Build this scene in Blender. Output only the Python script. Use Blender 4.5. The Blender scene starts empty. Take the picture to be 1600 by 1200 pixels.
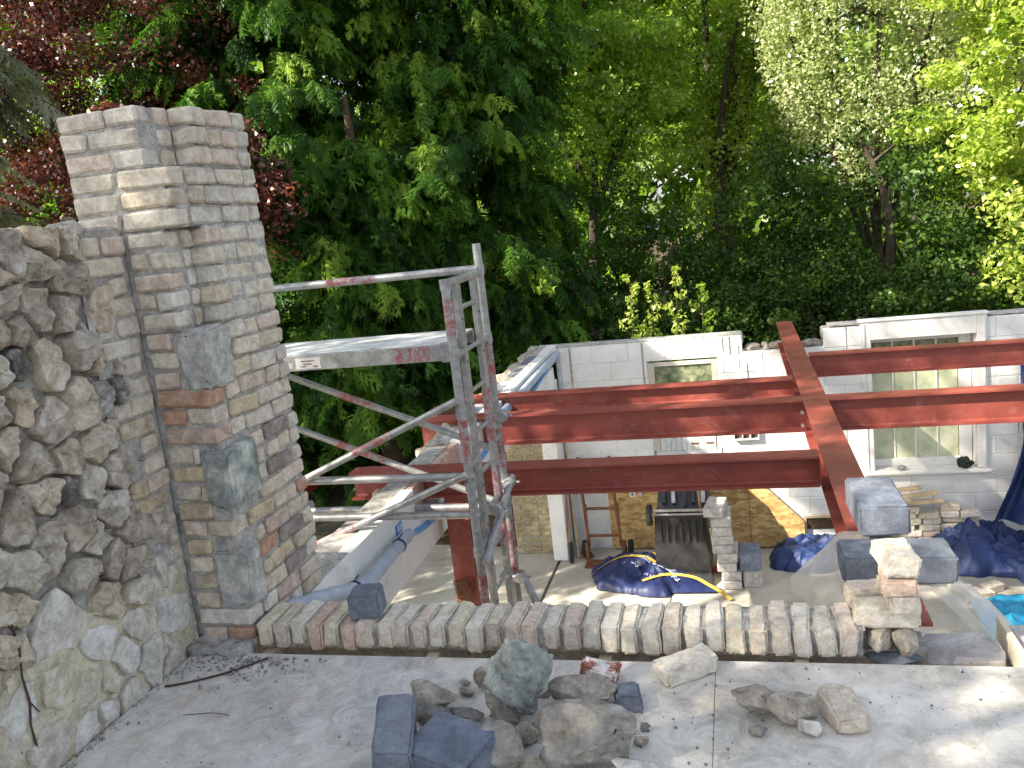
import bpy, bmesh, math, random
import numpy as np
from mathutils import Vector, Matrix, noise, Euler
PI = math.pi
scene = bpy.context.scene
COL = scene.collection
# ------------------------------------------------------------------ camera
YAW, PITCH, ROLL, FPX, EYE = math.radians(-15.09), math.radians(10.94), math.radians(-6.52), 1357.9, 1.6
_f = Vector((math.sin(YAW)*math.cos(PITCH), math.cos(YAW)*math.cos(PITCH), -math.sin(PITCH)))
_r0 = Vector((math.cos(YAW), -math.sin(YAW), 0)); _u0 = _r0.cross(_f)
_r = math.cos(ROLL)*_r0 + math.sin(ROLL)*_u0
_u = -math.sin(ROLL)*_r0 + math.cos(ROLL)*_u0
camd = bpy.data.cameras.new('camera'); cam = bpy.data.objects.new('camera', camd); COL.objects.link(cam)
cam.matrix_world = Matrix(((_r.x, _u.x, -_f.x, 0), (_r.y, _u.y, -_f.y, 0), (_r.z, _u.z, -_f.z, EYE), (0, 0, 0, 1)))
camd.sensor_width = 36; camd.sensor_fit = 'HORIZONTAL'; camd.lens = FPX/1600*36; camd.clip_start = .05; camd.clip_end = 1500
scene.camera = cam
# ------------------------------------------------------------------ world, sun, exposure
RAY = Vector((1.0, 0.75, -1.0)).normalized()          # the way sunlight travels
world = bpy.data.worlds.new('World'); scene.world = world; world.use_nodes = True
wn = world.node_tree; wn.nodes.clear()
sky = wn.nodes.new('ShaderNodeTexSky'); sky.sky_type = 'NISHITA'; sky.sun_disc = False
sky.sun_elevation = math.asin(-RAY.z); sky.sun_rotation = math.atan2(-RAY.x, -RAY.y) % (2*PI)
sky.air_density = 1.0; sky.dust_density = 1.5
bg = wn.nodes.new('ShaderNodeBackground'); bg.inputs[1].default_value = 0.12
wo = wn.nodes.new('ShaderNodeOutputWorld')
hs = wn.nodes.new('ShaderNodeHueSaturation'); hs.inputs['Saturation'].default_value = .46
wn.links.new(sky.outputs[0], hs.inputs['Color']); wn.links.new(hs.outputs[0], bg.inputs[0]); wn.links.new(bg.outputs[0], wo.inputs[0])
sd = bpy.data.lights.new('sun', 'SUN'); sd.energy = 5.0; sd.angle = math.radians(.55); sd.color = (1, .90, .74)
so = bpy.data.objects.new('sun', sd); COL.objects.link(so); so.rotation_euler = RAY.to_track_quat('-Z', 'Y').to_euler()
scene.view_settings.view_transform = 'Standard'; scene.view_settings.look = 'None'
scene.view_settings.exposure = 1.5; scene.view_settings.gamma = 1; scene.view_settings.use_curve_mapping = False
rnd = random.Random(7)
# ------------------------------------------------------------------ helpers
def at(px, py, x=None, y=None, z=None):
    """a measured point of the photograph, put on a known plane of the site"""
    d = _f + (px-800)/FPX*_r - (py-600)/FPX*_u
    t = x/d.x if x is not None else (y/d.y if y is not None else (z-EYE)/d.z)
    return Vector((0, 0, EYE)) + d*t
def tag(o, label=None, cat=None, group=None, kind=None):
    if label: o['label'] = label
    if cat: o['category'] = cat
    if group: o['group'] = group
    if kind: o['kind'] = kind
    return o
def empty(name, loc, label=None, cat=None, group=None, kind=None, rz=0):
    o = bpy.data.objects.new(name, None); COL.objects.link(o); o.location = loc; o.rotation_euler = (0, 0, rz)
    o.empty_display_size = .1
    return tag(o, label, cat, group, kind)
def link(name, me, mat=None, parent=None, loc=None, rot=None, smooth=False):
    o = bpy.data.objects.new(name, me); COL.objects.link(o)
    if mat is not None and not me.materials: me.materials.append(mat)
    if parent is not None:
        o.parent = parent
        pl = world_loc(parent)
        if loc is not None: o.location = Vector(loc)-pl
        else: o.location = -pl
    elif loc is not None: o.location = loc
    if rot is not None: o.rotation_euler = rot
    if smooth: me.shade_smooth()
    return o
def world_loc(o):
    l = Vector(o.location)
    while o.parent: o = o.parent; l += o.location
    return l
def npmesh(name, V, F, mat=None, tint=None):
    """V (n,3) and F (m,k) numpy arrays -> mesh"""
    me = bpy.data.meshes.new(name); V = np.asarray(V, np.float32); F = np.asarray(F, np.int32)
    me.vertices.add(len(V)); me.vertices.foreach_set('co', V.ravel())
    k = F.shape[1]; me.loops.add(F.size); me.loops.foreach_set('vertex_index', F.ravel())
    me.polygons.add(len(F)); me.polygons.foreach_set('loop_start', np.arange(0, F.size, k, dtype=np.int32))
    me.polygons.foreach_set('loop_total', np.full(len(F), k, np.int32))
    if tint is not None:
        a = me.attributes.new('tint', 'FLOAT', 'POINT'); a.data.foreach_set('value', np.asarray(tint, np.float32))
    if mat: me.materials.append(mat)
    me.update(calc_edges=True)
    return me
class MB:
    def __init__(s): s.v = []; s.f = []
    def box(s, c, d, rot=None):
        n = len(s.v); m = rot.to_matrix() if isinstance(rot, Euler) else (Euler(rot).to_matrix() if rot else None)
        for sx in (-.5, .5):
            for sy in (-.5, .5):
                for sz in (-.5, .5):
                    p = Vector((sx*d[0], sy*d[1], sz*d[2]))
                    if m: p = m @ p
                    s.v.append(Vector(c)+p)
        for q in ((0, 1, 3, 2), (4, 6, 7, 5), (0, 4, 5, 1), (2, 3, 7, 6), (0, 2, 6, 4), (1, 5, 7, 3)): s.f.append([n+i for i in q])
        return s
    def span(s, a, b):
        a, b = Vector(a), Vector(b); return s.box((a+b)/2, b-a)
    def tube(s, pts, r, n=12, caps=True, r2=None):
        pts = [Vector(p) for p in pts]; base = len(s.v); up = None
        for i, p in enumerate(pts):
            t = (pts[min(i+1, len(pts)-1)]-pts[max(i-1, 0)]).normalized()
            if up is None: up = t.orthogonal().normalized()
            up = (up-t*up.dot(t)).normalized(); w = t.cross(up)
            rr = r if r2 is None else r+(r2-r)*i/(len(pts)-1)
            if isinstance(r, (list, tuple)): rr = r[i]
            for k in range(n):
                a = 2*PI*k/n; s.v.append(p+(up*math.cos(a)+w*math.sin(a))*rr)
        for i in range(len(pts)-1):
            for k in range(n):
                a = base+i*n+k; b = base+i*n+(k+1) % n; s.f.append([a, b, b+n, a+n])
        if caps:
            s.f.append([base+k for k in range(n)][::-1]); e = base+(len(pts)-1)*n; s.f.append([e+k for k in range(n)])
        return s
    def strip(s, pts, w, side, th=.003):
        """a ribbon along pts, width w towards side"""
        pts = [Vector(p) for p in pts]; side = Vector(side).normalized(); b = len(s.v)
        for i, p in enumerate(pts):
            t = (pts[min(i+1, len(pts)-1)]-pts[max(i-1, 0)]).normalized(); sd_ = (side-t*side.dot(t)).normalized(); nn = t.cross(sd_)*th/2
            for q in (p-sd_*w/2-nn, p+sd_*w/2-nn, p+sd_*w/2+nn, p-sd_*w/2+nn): s.v.append(q)
        for i in range(len(pts)-1):
            for k in range(4):
                a = b+i*4+k; c = b+i*4+(k+1) % 4; s.f.append([a, c, c+4, a+4])
        s.f.append([b+3, b+2, b+1, b]); e = b+(len(pts)-1)*4; s.f.append([e, e+1, e+2, e+3])
        return s
    def mesh(s, name): me = bpy.data.meshes.new(name); me.from_pydata([tuple(v) for v in s.v], [], s.f); me.update(); return me
    def islands(s):
        par = list(range(len(s.v)))
        def find(a):
            while par[a] != a: par[a] = par[par[a]]; a = par[a]
            return a
        for f in s.f:
            r0 = find(f[0])
            for i in f[1:]: par[find(i)] = r0
        out = {}
        for f in s.f: out.setdefault(find(f[0]), []).append(f)
        return list(out.values())
    def build(s, name, mat, parent=None, bevel=0, smooth=False, jitter=0, seg=1, rest=None, whole=False):
        if parent is not None and not whole:
            isl = s.islands()
            if 1 < len(isl) <= 60:      # separate pieces become separate parts
                first = None
                for k, fs in enumerate(isl):
                    ids = sorted({i for f in fs for i in f}); mp = {j: n for n, j in enumerate(ids)}
                    m = MB(); m.v = [s.v[j] for j in ids]; m.f = [[mp[i] for i in f] for f in fs]
                    o = m.build(name if k == 0 or not rest else rest, mat, parent, bevel, smooth, jitter, seg)
                    first = first or o
                return first
        me = s.mesh(name)
        if bevel:
            bm = bmesh.new(); bm.from_mesh(me)
            bmesh.ops.recalc_face_normals(bm, faces=bm.faces)
            bmesh.ops.bevel(bm, geom=bm.edges[:], offset=bevel, segments=seg, affect='EDGES', clamp_overlap=True)
            bm.to_mesh(me); bm.free()
        else:
            bm = bmesh.new(); bm.from_mesh(me); bmesh.ops.recalc_face_normals(bm, faces=bm.faces); bm.to_mesh(me); bm.free()
        if jitter:
            for v in me.vertices: v.co += noise.noise_vector(v.co*9)*jitter
        if smooth:
            me.shade_smooth()
            try: me.set_sharp_from_angle(angle=math.radians(40))
            except Exception: pass
        return link(name, me, mat, parent)
# ------------------------------------------------------------------ materials
class N:
    def __init__(s, name):
        s.m = bpy.data.materials.new(name); s.m.use_nodes = True; s.t = s.m.node_tree; s.t.nodes.clear()
    def n(s, typ, **kw):
        x = s.t.nodes.new('ShaderNode'+typ)
        for k, v in kw.items():
            if k.startswith('i_'):
                key = k[2:]; x.inputs[int(key) if key.isdigit() else key.replace('_', ' ')].default_value = v
            else: setattr(x, k, v)
        return x
    def l(s, a, b): s.t.links.new(a, b)
    def ramp(s, fac, stops, interp='LINEAR'):
        r = s.n('ValToRGB'); r.color_ramp.interpolation = interp; e = r.color_ramp.elements
        while len(e) > 1: e.remove(e[-1])
        e[0].position = stops[0][0]; e[0].color = (*stops[0][1], 1)
        for p, c in stops[1:]: x = e.new(p); x.color = (*c, 1)
        s.l(fac, r.inputs[0]); return r.outputs[0]
    def mix(s, fac, a, b, mode='MIX'):
        x = s.n('Mix', data_type='RGBA', blend_type=mode)
        for v, i in ((fac, 0), (a, 6), (b, 7)):
            if hasattr(v, 'is_output') or hasattr(v, 'links'): s.l(v, x.inputs[i])
            else: x.inputs[i].default_value = v if i == 0 else (*v, 1)
        return x.outputs[2]
    def coords(s, obj=True, rand=True):
        tc = s.n('TexCoord'); out = tc.outputs['Object'] if obj else tc.outputs['Generated']
        if rand:
            oi = s.n('ObjectInfo'); mu = s.n('Math', operation='MULTIPLY', i_1=91.7); s.l(oi.outputs['Random'], mu.inputs[0])
            ad = s.n('VectorMath', operation='ADD'); s.l(out, ad.inputs[0]); s.l(mu.outputs[0], ad.inputs[1]); return ad.outputs[0], oi.outputs['Random']
        return out, None
    def noise(s, co, scale, detail=5, rough=.6, dist=0):
        x = s.n('TexNoise'); x.inputs['Scale'].default_value = scale; x.inputs['Detail'].default_value = detail
        x.inputs['Roughness'].default_value = rough; x.inputs['Distortion'].default_value = dist; s.l(co, x.inputs['Vector']); return x.outputs[0]
    def out(s, col, rough=.85, bump=None, bs=.4, bd=.004, metal=0, spec=.3, trans=0, coat=0):
        p = s.n('BsdfPrincipled'); o = s.n('OutputMaterial')
        if hasattr(col, 'links'): s.l(col, p.inputs['Base Color'])
        else: p.inputs['Base Color'].default_value = (*col, 1)
        if hasattr(rough, 'links'): s.l(rough, p.inputs['Roughness'])
        else: p.inputs['Roughness'].default_value = rough
        p.inputs['Metallic'].default_value = metal; p.inputs['Specular IOR Level'].default_value = spec
        p.inputs['Transmission Weight'].default_value = trans; p.inputs['Coat Weight'].default_value = coat
        if bump is not None:
            b = s.n('Bump'); b.inputs['Strength'].default_value = bs; b.inputs['Distance'].default_value = bd; s.l(bump, b.inputs['Height']); s.l(b.outputs[0], p.inputs['Normal'])
        s.l(p.outputs[0], o.inputs[0]); s.p = p; return s.m
def masonry(name, stops, rnds, scale=9, rmix=.6, fine=70, bs=.6, bd=.006, pits=None, dirt=(.3, .29, .27), dirtamt=.35, rough=.92):
    g = N(name); co, r = g.coords()
    c = g.ramp(g.noise(co, scale, 6, .65), stops)
    if rnds: c = g.mix(rmix, c, g.ramp(r, [(i/len(rnds), x) for i, x in enumerate(rnds)], 'CONSTANT'))
    d = g.n('MapRange', i_1=.52, i_2=.66); g.l(g.noise(co, scale*1.7, 7, .7), d.inputs[0])
    mu = g.n('Math', operation='MULTIPLY', i_1=dirtamt); g.l(d.outputs[0], mu.inputs[0])
    c = g.mix(mu.outputs[0], c, dirt)
    f = g.noise(co, fine, 5, .7)
    c = g.mix(.32, c, g.ramp(f, [(.32, (.25, .25, .25)), (.68, (.8, .8, .8))]), 'OVERLAY')
    c = g.mix(.42, c, g.ramp(g.noise(co, scale*2.3, 6, .62, .5), [(.36, (.26, .26, .26)), (.62, (.80, .80, .80))]), 'OVERLAY')
    if pits:
        v = g.n('TexVoronoi'); v.inputs['Scale'].default_value = pits; g.l(co, v.inputs['Vector'])
        pr_ = g.n('MapRange', i_1=.08, i_2=.15, i_3=1.0, i_4=0.0); g.l(v.outputs[0], pr_.inputs[0])
        nn = g.n('MapRange', i_1=.5, i_2=.58); g.l(g.noise(co, pits*.3, 2), nn.inputs[0])
        m2 = g.n('Math', operation='MULTIPLY'); g.l(pr_.outputs[0], m2.inputs[0]); g.l(nn.outputs[0], m2.inputs[1])
        c = g.mix(m2.outputs[0], c, (.06, .045, .035))
    hb = g.n('Math', operation='ADD'); g.l(g.noise(co, fine*.35, 8, .75), hb.inputs[0]); g.l(f, hb.inputs[1])
    return g.out(c, rough, hb.outputs[0], bs, bd, spec=.2)
BRICKC = [(.62, .56, .45), (.54, .49, .40), (.63, .55, .45), (.53, .50, .45), (.62, .57, .49), (.50, .42, .30), (.58, .45, .38), (.44, .42, .38), (.58, .53, .45), (.42, .36, .26), (.52, .45, .40), (.58, .55, .50)]
M = {}
M['brick'] = masonry('old_stock_brick', [(.3, (.40, .36, .31)), (.5, (.54, .48, .40)), (.7, (.62, .55, .47))], BRICKC, 9, .62, 80, .7, .005, 60, (.56, .51, .43), .5)
M['brick_low'] = masonry('weathered_mixed_brick', [(.3, (.32, .26, .22)), (.5, (.46, .37, .30)), (.7, (.56, .47, .38))],
    [(.54, .46, .36), (.40, .20, .12), (.56, .47, .38), (.58, .51, .42), (.17, .15, .15), (.50, .41, .26), (.46, .34, .28), (.58, .52, .44), (.46, .40, .31), (.54, .45, .38), (.40, .31, .26), (.57, .51, .39), (.55, .49, .42)], 9, .68, 80, .8, .006, 60, (.50, .48, .46), .5)
M['cope'] = masonry('pale_reclaimed_brick', [(.3, (.46, .42, .37)), (.5, (.60, .55, .47)), (.72, (.68, .62, .54))],
    [(.66, .59, .47), (.62, .48, .39), (.68, .61, .50), (.56, .48, .36), (.64, .53, .44), (.66, .60, .50), (.58, .38, .30), (.70, .64, .54), (.64, .56, .40), (.54, .46, .38)], 14, .7, 90, .8, .005, 70, (.42, .39, .35), .5)
M['stone'] = masonry('rubble_stone', [(.30, (.15, .12, .09)), (.43, (.30, .25, .19)), (.54, (.45, .39, .30)), (.66, (.66, .62, .55))],
    [(.60, .51, .39), (.38, .33, .28), (.64, .57, .47), (.50, .46, .41), (.30, .26, .22), (.66, .58, .46), (.46, .41, .36), (.62, .58, .53), (.54, .44, .33), (.42, .39, .36)], 8, .5, 55, 1.0, .010, 35, (.56, .54, .51), .6)
M['flint'] = masonry('dark_flint', [(.3, (.05, .05, .05)), (.5, (.16, .15, .14)), (.7, (.40, .38, .35))], None, 11, 0, 60, .8, .006, None, (.5, .49, .47), .5, .6)
M['stone_low'] = masonry('flush_pointed_stone', [(.3, (.34, .31, .25)), (.5, (.47, .44, .37)), (.7, (.60, .58, .53))],
    [(.50, .48, .45), (.46, .40, .30), (.54, .53, .52), (.44, .40, .36)], 8, .5, 60, .8, .005, None, (.56, .55, .54), .5)
M['pierbrick'] = masonry('mossy_yellow_brick', [(.3, (.20, .16, .09)), (.5, (.32, .26, .15)), (.7, (.42, .36, .24))], [(.34, .28, .15), (.28, .22, .12), (.38, .33, .21)], 9, .4, 60, .6, .005, 40, (.16, .17, .09), .5)
M['redwhite'] = masonry('red_brick_with_white_paint', [(.44, (.27, .10, .075)), (.50, (.62, .56, .54)), (.7, (.70, .66, .64))], None, 13, 0, 60, .7, .005, 40, (.4, .2, .15), .3)
M['mortar'] = masonry('grey_mortar', [(.3, (.30, .29, .27)), (.5, (.42, .405, .38)), (.7, (.52, .51, .49))], None, 12, 0, 60, 1.0, .010, 40, (.33, .31, .28), .4)
M['mortar_dark'] = masonry('old_mortar', [(.3, (.26, .245, .22)), (.5, (.37, .355, .33)), (.7, (.50, .485, .455))], None, 9, 0, 60, 1.0, .012, 40, (.45, .44, .42), .5)
M['pointing'] = masonry('buff_pointing', [(.3, (.40, .35, .25)), (.5, (.52, .47, .35)), (.7, (.58, .55, .46))], None, 6, 0, 60, .9, .008, 30, (.50, .49, .48), .6)
M['block'] = masonry('grey_concrete_block', [(.3, (.10, .115, .15)), (.5, (.14, .16, .20)), (.7, (.19, .21, .25))], [(.13, .15, .20), (.16, .175, .20), (.12, .14, .19)], 6, .4, 130, .5, .003, 90, (.30, .31, .33), .3)
M['blockside'] = masonry('weathered_block_grey', [(.3, (.30, .29, .27)), (.5, (.40, .385, .36)), (.7, (.48, .465, .44))], None, 8, 0, 120, .5, .003, 80, (.25, .24, .23), .3)
M['rock'] = masonry('grey_boulder', [(.30, (.12, .115, .105)), (.44, (.20, .19, .175)), (.56, (.27, .26, .24)), (.68, (.44, .42, .385))],
    [(.27, .27, .26), (.36, .30, .21), (.22, .21, .20), (.38, .35, .31)], 7, .3, 45, .9, .012, 26, (.40, .32, .22), .45)
M['rock_brown'] = masonry('brown_field_stone', [(.30, (.13, .11, .09)), (.45, (.28, .245, .20)), (.58, (.42, .38, .315)), (.70, (.62, .585, .52))], [(.38, .33, .26), (.42, .39, .34), (.32, .29, .255)], 12, .35, 60, 1.0, .010, 30, (.50, .47, .42), .5)
M['bigblue'] = masonry('blue_grey_rock', [(.30, (.13, .145, .14)), (.44, (.25, .275, .26)), (.56, (.37, .395, .37)), (.68, (.60, .61, .57))], None, 8, 0, 40, .9, .010, None, (.46, .42, .30), .35)
def deckmat():
    g = N('dusty_deck_board'); co, _ = g.coords(rand=False)
    c = g.ramp(g.noise(co, 2.2, 7, .62, .4), [(.34, (.47, .445, .40)), (.5, (.58, .555, .51)), (.64, (.68, .655, .61))])
    bl = g.n('MapRange', i_1=.50, i_2=.66); g.l(g.noise(co, 1.3, 5, .6, .8), bl.inputs[0]); bm_ = g.n('Math', operation='MULTIPLY', i_1=.5); g.l(bl.outputs[0], bm_.inputs[0])
    c = g.mix(bm_.outputs[0], c, (.33, .34, .37))
    tan = g.n('MapRange', i_1=.56, i_2=.7); g.l(g.noise(co, 2.6, 6, .7), tan.inputs[0]); t2 = g.n('Math', operation='MULTIPLY', i_1=.5); g.l(tan.outputs[0], t2.inputs[0])
    c = g.mix(t2.outputs[0], c, (.46, .37, .27))
    v = g.n('TexVoronoi'); v.inputs['Scale'].default_value = 38; g.l(co, v.inputs['Vector'])
    sp = g.n('MapRange', i_1=.06, i_2=.15, i_3=1.0, i_4=0.0); g.l(v.outputs[0], sp.inputs[0])
    nn = g.n('MapRange', i_1=.52, i_2=.62); g.l(g.noise(co, 3.5, 3), nn.inputs[0]); m2 = g.n('Math', operation='MULTIPLY'); g.l(sp.outputs[0], m2.inputs[0]); g.l(nn.outputs[0], m2.inputs[1])
    c = g.mix(m2.outputs[0], c, (.12, .11, .10))
    c = g.mix(.5, c, g.ramp(g.noise(co, 11, 9, .75, 1.0), [(.36, (.25, .25, .25)), (.62, (.72, .72, .72))]), 'OVERLAY')
    f = g.noise(co, 90, 6, .75); c = g.mix(.3, c, g.ramp(f, [(.3, (.3, .3, .3)), (.7, (.72, .72, .72))]), 'OVERLAY')
    return g.out(c, .85, f, .35, .002, spec=.25)
M['deck'] = deckmat()
def whitemat(name, base, dirt, amt, blockrand=True):
    g = N(name); co, r = g.coords(rand=blockrand)
    c = g.ramp(g.noise(co, 3, 6, .6), [(.3, tuple(x*.90 for x in base)), (.6, base)])
    d = g.n('MapRange', i_1=.56, i_2=.72); g.l(g.noise(co, 7, 9, .72), d.inputs[0]); mu = g.n('Math', operation='MULTIPLY', i_1=amt); g.l(d.outputs[0], mu.inputs[0])
    c = g.mix(mu.outputs[0], c, dirt)
    tc2 = g.n('TexCoord'); geo = g.n('NewGeometry'); st = g.n('MapRange', i_1=.54, i_2=.74); g.l(g.noise(geo.outputs['Position'], 2.3, 7, .7, .8), st.inputs[0]); m3 = g.n('Math', operation='MULTIPLY', i_1=amt*.7); g.l(st.outputs[0], m3.inputs[0])
    c = g.mix(m3.outputs[0], c, tuple(x*1.15 for x in dirt))
    return g.out(c, .75, g.noise(co, 38, 8, .75), .6, .006, spec=.25)
M['white'] = whitemat('white_painted_block', (.74, .74, .73), (.48, .44, .38), .6)
M['whiteband'] = whitemat('grubby_white_plaster', (.78, .78, .76), (.46, .38, .30), .8)
M['whitewood'] = whitemat('flaking_white_gloss', (.72, .71, .68), (.40, .34, .27), .6)
M['framewood'] = whitemat('faded_cream_frame', (.54, .50, .43), (.36, .30, .22), .6)
M['door'] = whitemat('painted_boarding', (.62, .64, .63), (.42, .40, .35), .6)
def redmat():
    g = N('red_oxide_primer'); co, r = g.coords()
    c = g.ramp(g.noise(co, 4, 7, .65), [(.3, (.19, .042, .030)), (.55, (.26, .058, .043)), (.75, (.33, .095, .072))])
    d = g.n('MapRange', i_1=.54, i_2=.72); g.l(g.noise(co, 7, 9, .78, 1.2), d.inputs[0]); mu = g.n('Math', operation='MULTIPLY', i_1=.5); g.l(d.outputs[0], mu.inputs[0])
    c = g.mix(mu.outputs[0], c, (.40, .24, .22))
    e_ = g.n('MapRange', i_1=.64, i_2=.70); g.l(g.noise(co, 21, 6, .7), e_.inputs[0]); c = g.mix(e_.outputs[0], c, (.10, .045, .03))
    ro = g.n('MapRange', i_3=.38, i_4=.62); g.l(g.noise(co, 15, 5), ro.inputs[0])
    return g.out(c, ro.outputs[0], g.noise(co, 25, 5), .12, .003, spec=.5)
M['red'] = redmat()
def alumat(red=False):
    g = N('worn_red_tube_paint' if red else 'galvanised_tube'); co, r = g.coords(rand=False)
    a = g.ramp(g.noise(co, 18, 7, .7), [(.3, (.20, .205, .21)), (.5, (.32, .325, .33)), (.7, (.46, .46, .45))])
    m = g.n('MapRange', i_1=.60, i_2=.68); g.l(g.noise(co, 30, 8, .75), m.inputs[0])
    if red:
        m = g.n('MapRange', i_1=.44, i_2=.57, i_3=.15, i_4=1.0); g.l(g.noise(co, 26, 9, .8), m.inputs[0])
        c = g.mix(m.outputs[0], (.30, .035, .035), a)
        return g.out(c, .5, g.noise(co, 60, 5), .2, .002, metal=.15, spec=.5)
    c = g.mix(m.outputs[0], a, (.60, .58, .54))
    return g.out(c, .48, g.noise(co, 60, 5), .25, .002, metal=.55, spec=.5)
M['alu'] = alumat(); M['alured'] = alumat(True)
def simple(name, c1, c2, scale=10, rough=.6, bs=.2, bd=.003, metal=0, spec=.4, fine=40, rand=True, coat=0, trans=0):
    g = N(name); co, r = g.coords(rand=rand)
    return g.out(g.ramp(g.noise(co, scale, 7, .65), [(.35, c1), (.65, c2)]), rough, g.noise(co, fine, 6, .65), bs, bd, metal, spec, trans, coat)
M['plat'] = masonry('splashed_plywood', [(.3, (.40, .42, .40)), (.5, (.56, .58, .57)), (.68, (.68, .70, .69))], None, 5, 0, 60, .3, .002, None, (.28, .28, .24), .5, .7)
M['tarp'] = simple('navy_tarpaulin', (.007, .019, .075), (.018, .042, .145), 3, .48, .6, .012, 0, .45, 34)
M['tarp_light'] = simple('worn_blue_tarpaulin', (.03, .05, .16), (.08, .11, .26), 4, .36, .35, .02, 0, .6, 12)
M['bag'] = simple('navy_woven_bag', (.007, .013, .058), (.015, .027, .105), 4, .5, .3, .006, 0, .45, 25)
M['turq'] = simple('turquoise_sheet', (.01, .22, .42), (.03, .36, .55), 5, .4, .3, .01, 0, .5, 15)
M['strap'] = simple('yellow_webbing', (.50, .34, .05), (.62, .44, .10), 20, .8)
M['script'] = simple('pale_print', (.42, .48, .68), (.55, .60, .78), 20, .8)
M['black'] = simple('scuffed_black_plastic', (.010, .010, .011), (.03, .03, .033), 8, .38, .25, .004, 0, .5)
M['rubber'] = simple('black_rubber', (.012, .012, .012), (.03, .03, .03), 20, .85)
M['chrome'] = simple('dusty_steel', (.30, .30, .29), (.48, .47, .45), 20, .35, .1, .002, .6, .5)
M['rust'] = simple('rusty_brown_steel', (.12, .05, .025), (.24, .10, .05), 25, .7, .4, .004, .2, .4)
M['wood'] = simple('pale_sawn_timber', (.44, .33, .19), (.58, .46, .30), 7, .8, .3, .003)
M['joist'] = simple('new_joist_timber', (.52, .46, .34), (.66, .60, .48), 7, .8, .3, .003)
M['handle'] = simple('ash_handle', (.30, .16, .07), (.42, .24, .12), 12, .6)
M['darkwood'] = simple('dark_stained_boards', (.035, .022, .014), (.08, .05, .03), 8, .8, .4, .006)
M['redplastic'] = simple('red_broom_bristle', (.34, .03, .025), (.48, .06, .05), 30, .6)
M['bluepipe'] = simple('blue_water_pipe', (.07, .25, .56), (.11, .33, .66), 10, .4)
M['lagging'] = simple('grey_blue_lagging', (.30, .35, .44), (.44, .49, .57), 12, .7, .5, .006)
M['pinkbrick'] = masonry('bare_pink_brick', [(.3, (.34, .20, .16)), (.5, (.42, .27, .22)), (.7, (.50, .36, .30))], None, 7, 0, 60, .6, .005, 40, (.5, .45, .4), .4)
M['darkcloth'] = simple('dark_green_cloth', (.012, .02, .013), (.03, .045, .03), 20, .85, .6, .01)
M['poly'] = None
def osb():
    g = N('strand_board'); co, _ = g.coords(rand=False)
    mp = g.n('Mapping'); mp.inputs['Scale'].default_value = (1, 1, 2.4); g.l(co, mp.inputs[0])
    v = g.n('TexVoronoi'); v.inputs['Scale'].default_value = 14; g.l(mp.outputs[0], v.inputs['Vector'])
    s_ = g.n('SeparateColor'); g.l(v.outputs['Color'], s_.inputs[0])
    c = g.ramp(s_.outputs[0], [(.1, (.36, .22, .08)), (.5, (.50, .33, .13)), (.9, (.62, .44, .20))])
    c = g.mix(.25, c, g.ramp(g.noise(mp.outputs[0], 30, 6), [(.35, (.3, .3, .3)), (.65, (.7, .7, .7))]), 'OVERLAY')
    return g.out(c, .7, s_.outputs[0], .2, .002)
M['osb'] = osb()
def concrete():
    g = N('site_concrete'); co, _ = g.coords(rand=False)
    c = g.ramp(g.noise(co, 1.1, 8, .65), [(.3, (.33, .30, .24)), (.5, (.46, .43, .36)), (.7, (.56, .53, .47))])
    d = g.n('MapRange', i_1=.55, i_2=.68); g.l(g.noise(co, 3.3, 8, .7, .6), d.inputs[0]); mu = g.n('Math', operation='MULTIPLY', i_1=.6); g.l(d.outputs[0], mu.inputs[0])
    c = g.mix(mu.outputs[0], c, (.26, .22, .15))
    f = g.noise(co, 60, 6, .75)
    return g.out(g.mix(.3, c, g.ramp(f, [(.3, (.3, .3, .3)), (.7, (.7, .7, .7))]), 'OVERLAY'), .9, f, .5, .004, spec=.2)
M['concrete'] = concrete()
M['soil'] = simple('leafy_soil', (.035, .028, .018), (.11, .085, .045), 2.5, .95, .8, .03, 0, .1, 14, rand=False)
M['yard'] = simple('shade_darkened_earth', (.10, .085, .06), (.24, .21, .16), 1.6, .95, .8, .02, 0, .1, 20, rand=False)  # earth tone darkened, the yard's shade is put into the colour
M['cornerstone'] = masonry('split_grey_stone', [(.3, (.26, .26, .25)), (.5, (.38, .375, .355)), (.7, (.52, .50, .46))], None, 7, 0, 45, .8, .008, 30, (.50, .46, .38), .5)
M['slab'] = masonry('grey_render_board', [(.3, (.38, .36, .34)), (.5, (.46, .44, .42)), (.7, (.54, .52, .50))], None, 4, 0, 100, .4, .003, 50, (.33, .30, .26), .4)
M['bark'] = simple('tree_bark', (.035, .027, .02), (.085, .07, .05), 6, .9, .8, .02, 0, .2, 14)
def glassmat():
    g = N('hammered_glass_painted_light'); co, r = g.coords()
    c = g.ramp(g.noise(co, 5, 4, .55), [(.3, (.34, .38, .24)), (.5, (.50, .53, .36)), (.7, (.64, .63, .47))])  # lit greenery behind the panes painted into an opaque colour
    m = g.out(c, .45, g.noise(co, 60, 3), .3, .003, 0, .35, .0); return m
M['glass'] = glassmat()
def darkglass():
    g = N('dark_mottled_glass'); co, r = g.coords()
    return g.out(g.ramp(g.noise(co, 9, 5, .6, 1.2), [(.3, (.05, .07, .04)), (.5, (.16, .19, .11)), (.7, (.32, .34, .22))]), .3, g.noise(co, 20, 3), .15, .003, 0, .4, .0)
M['dglass'] = darkglass()
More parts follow.
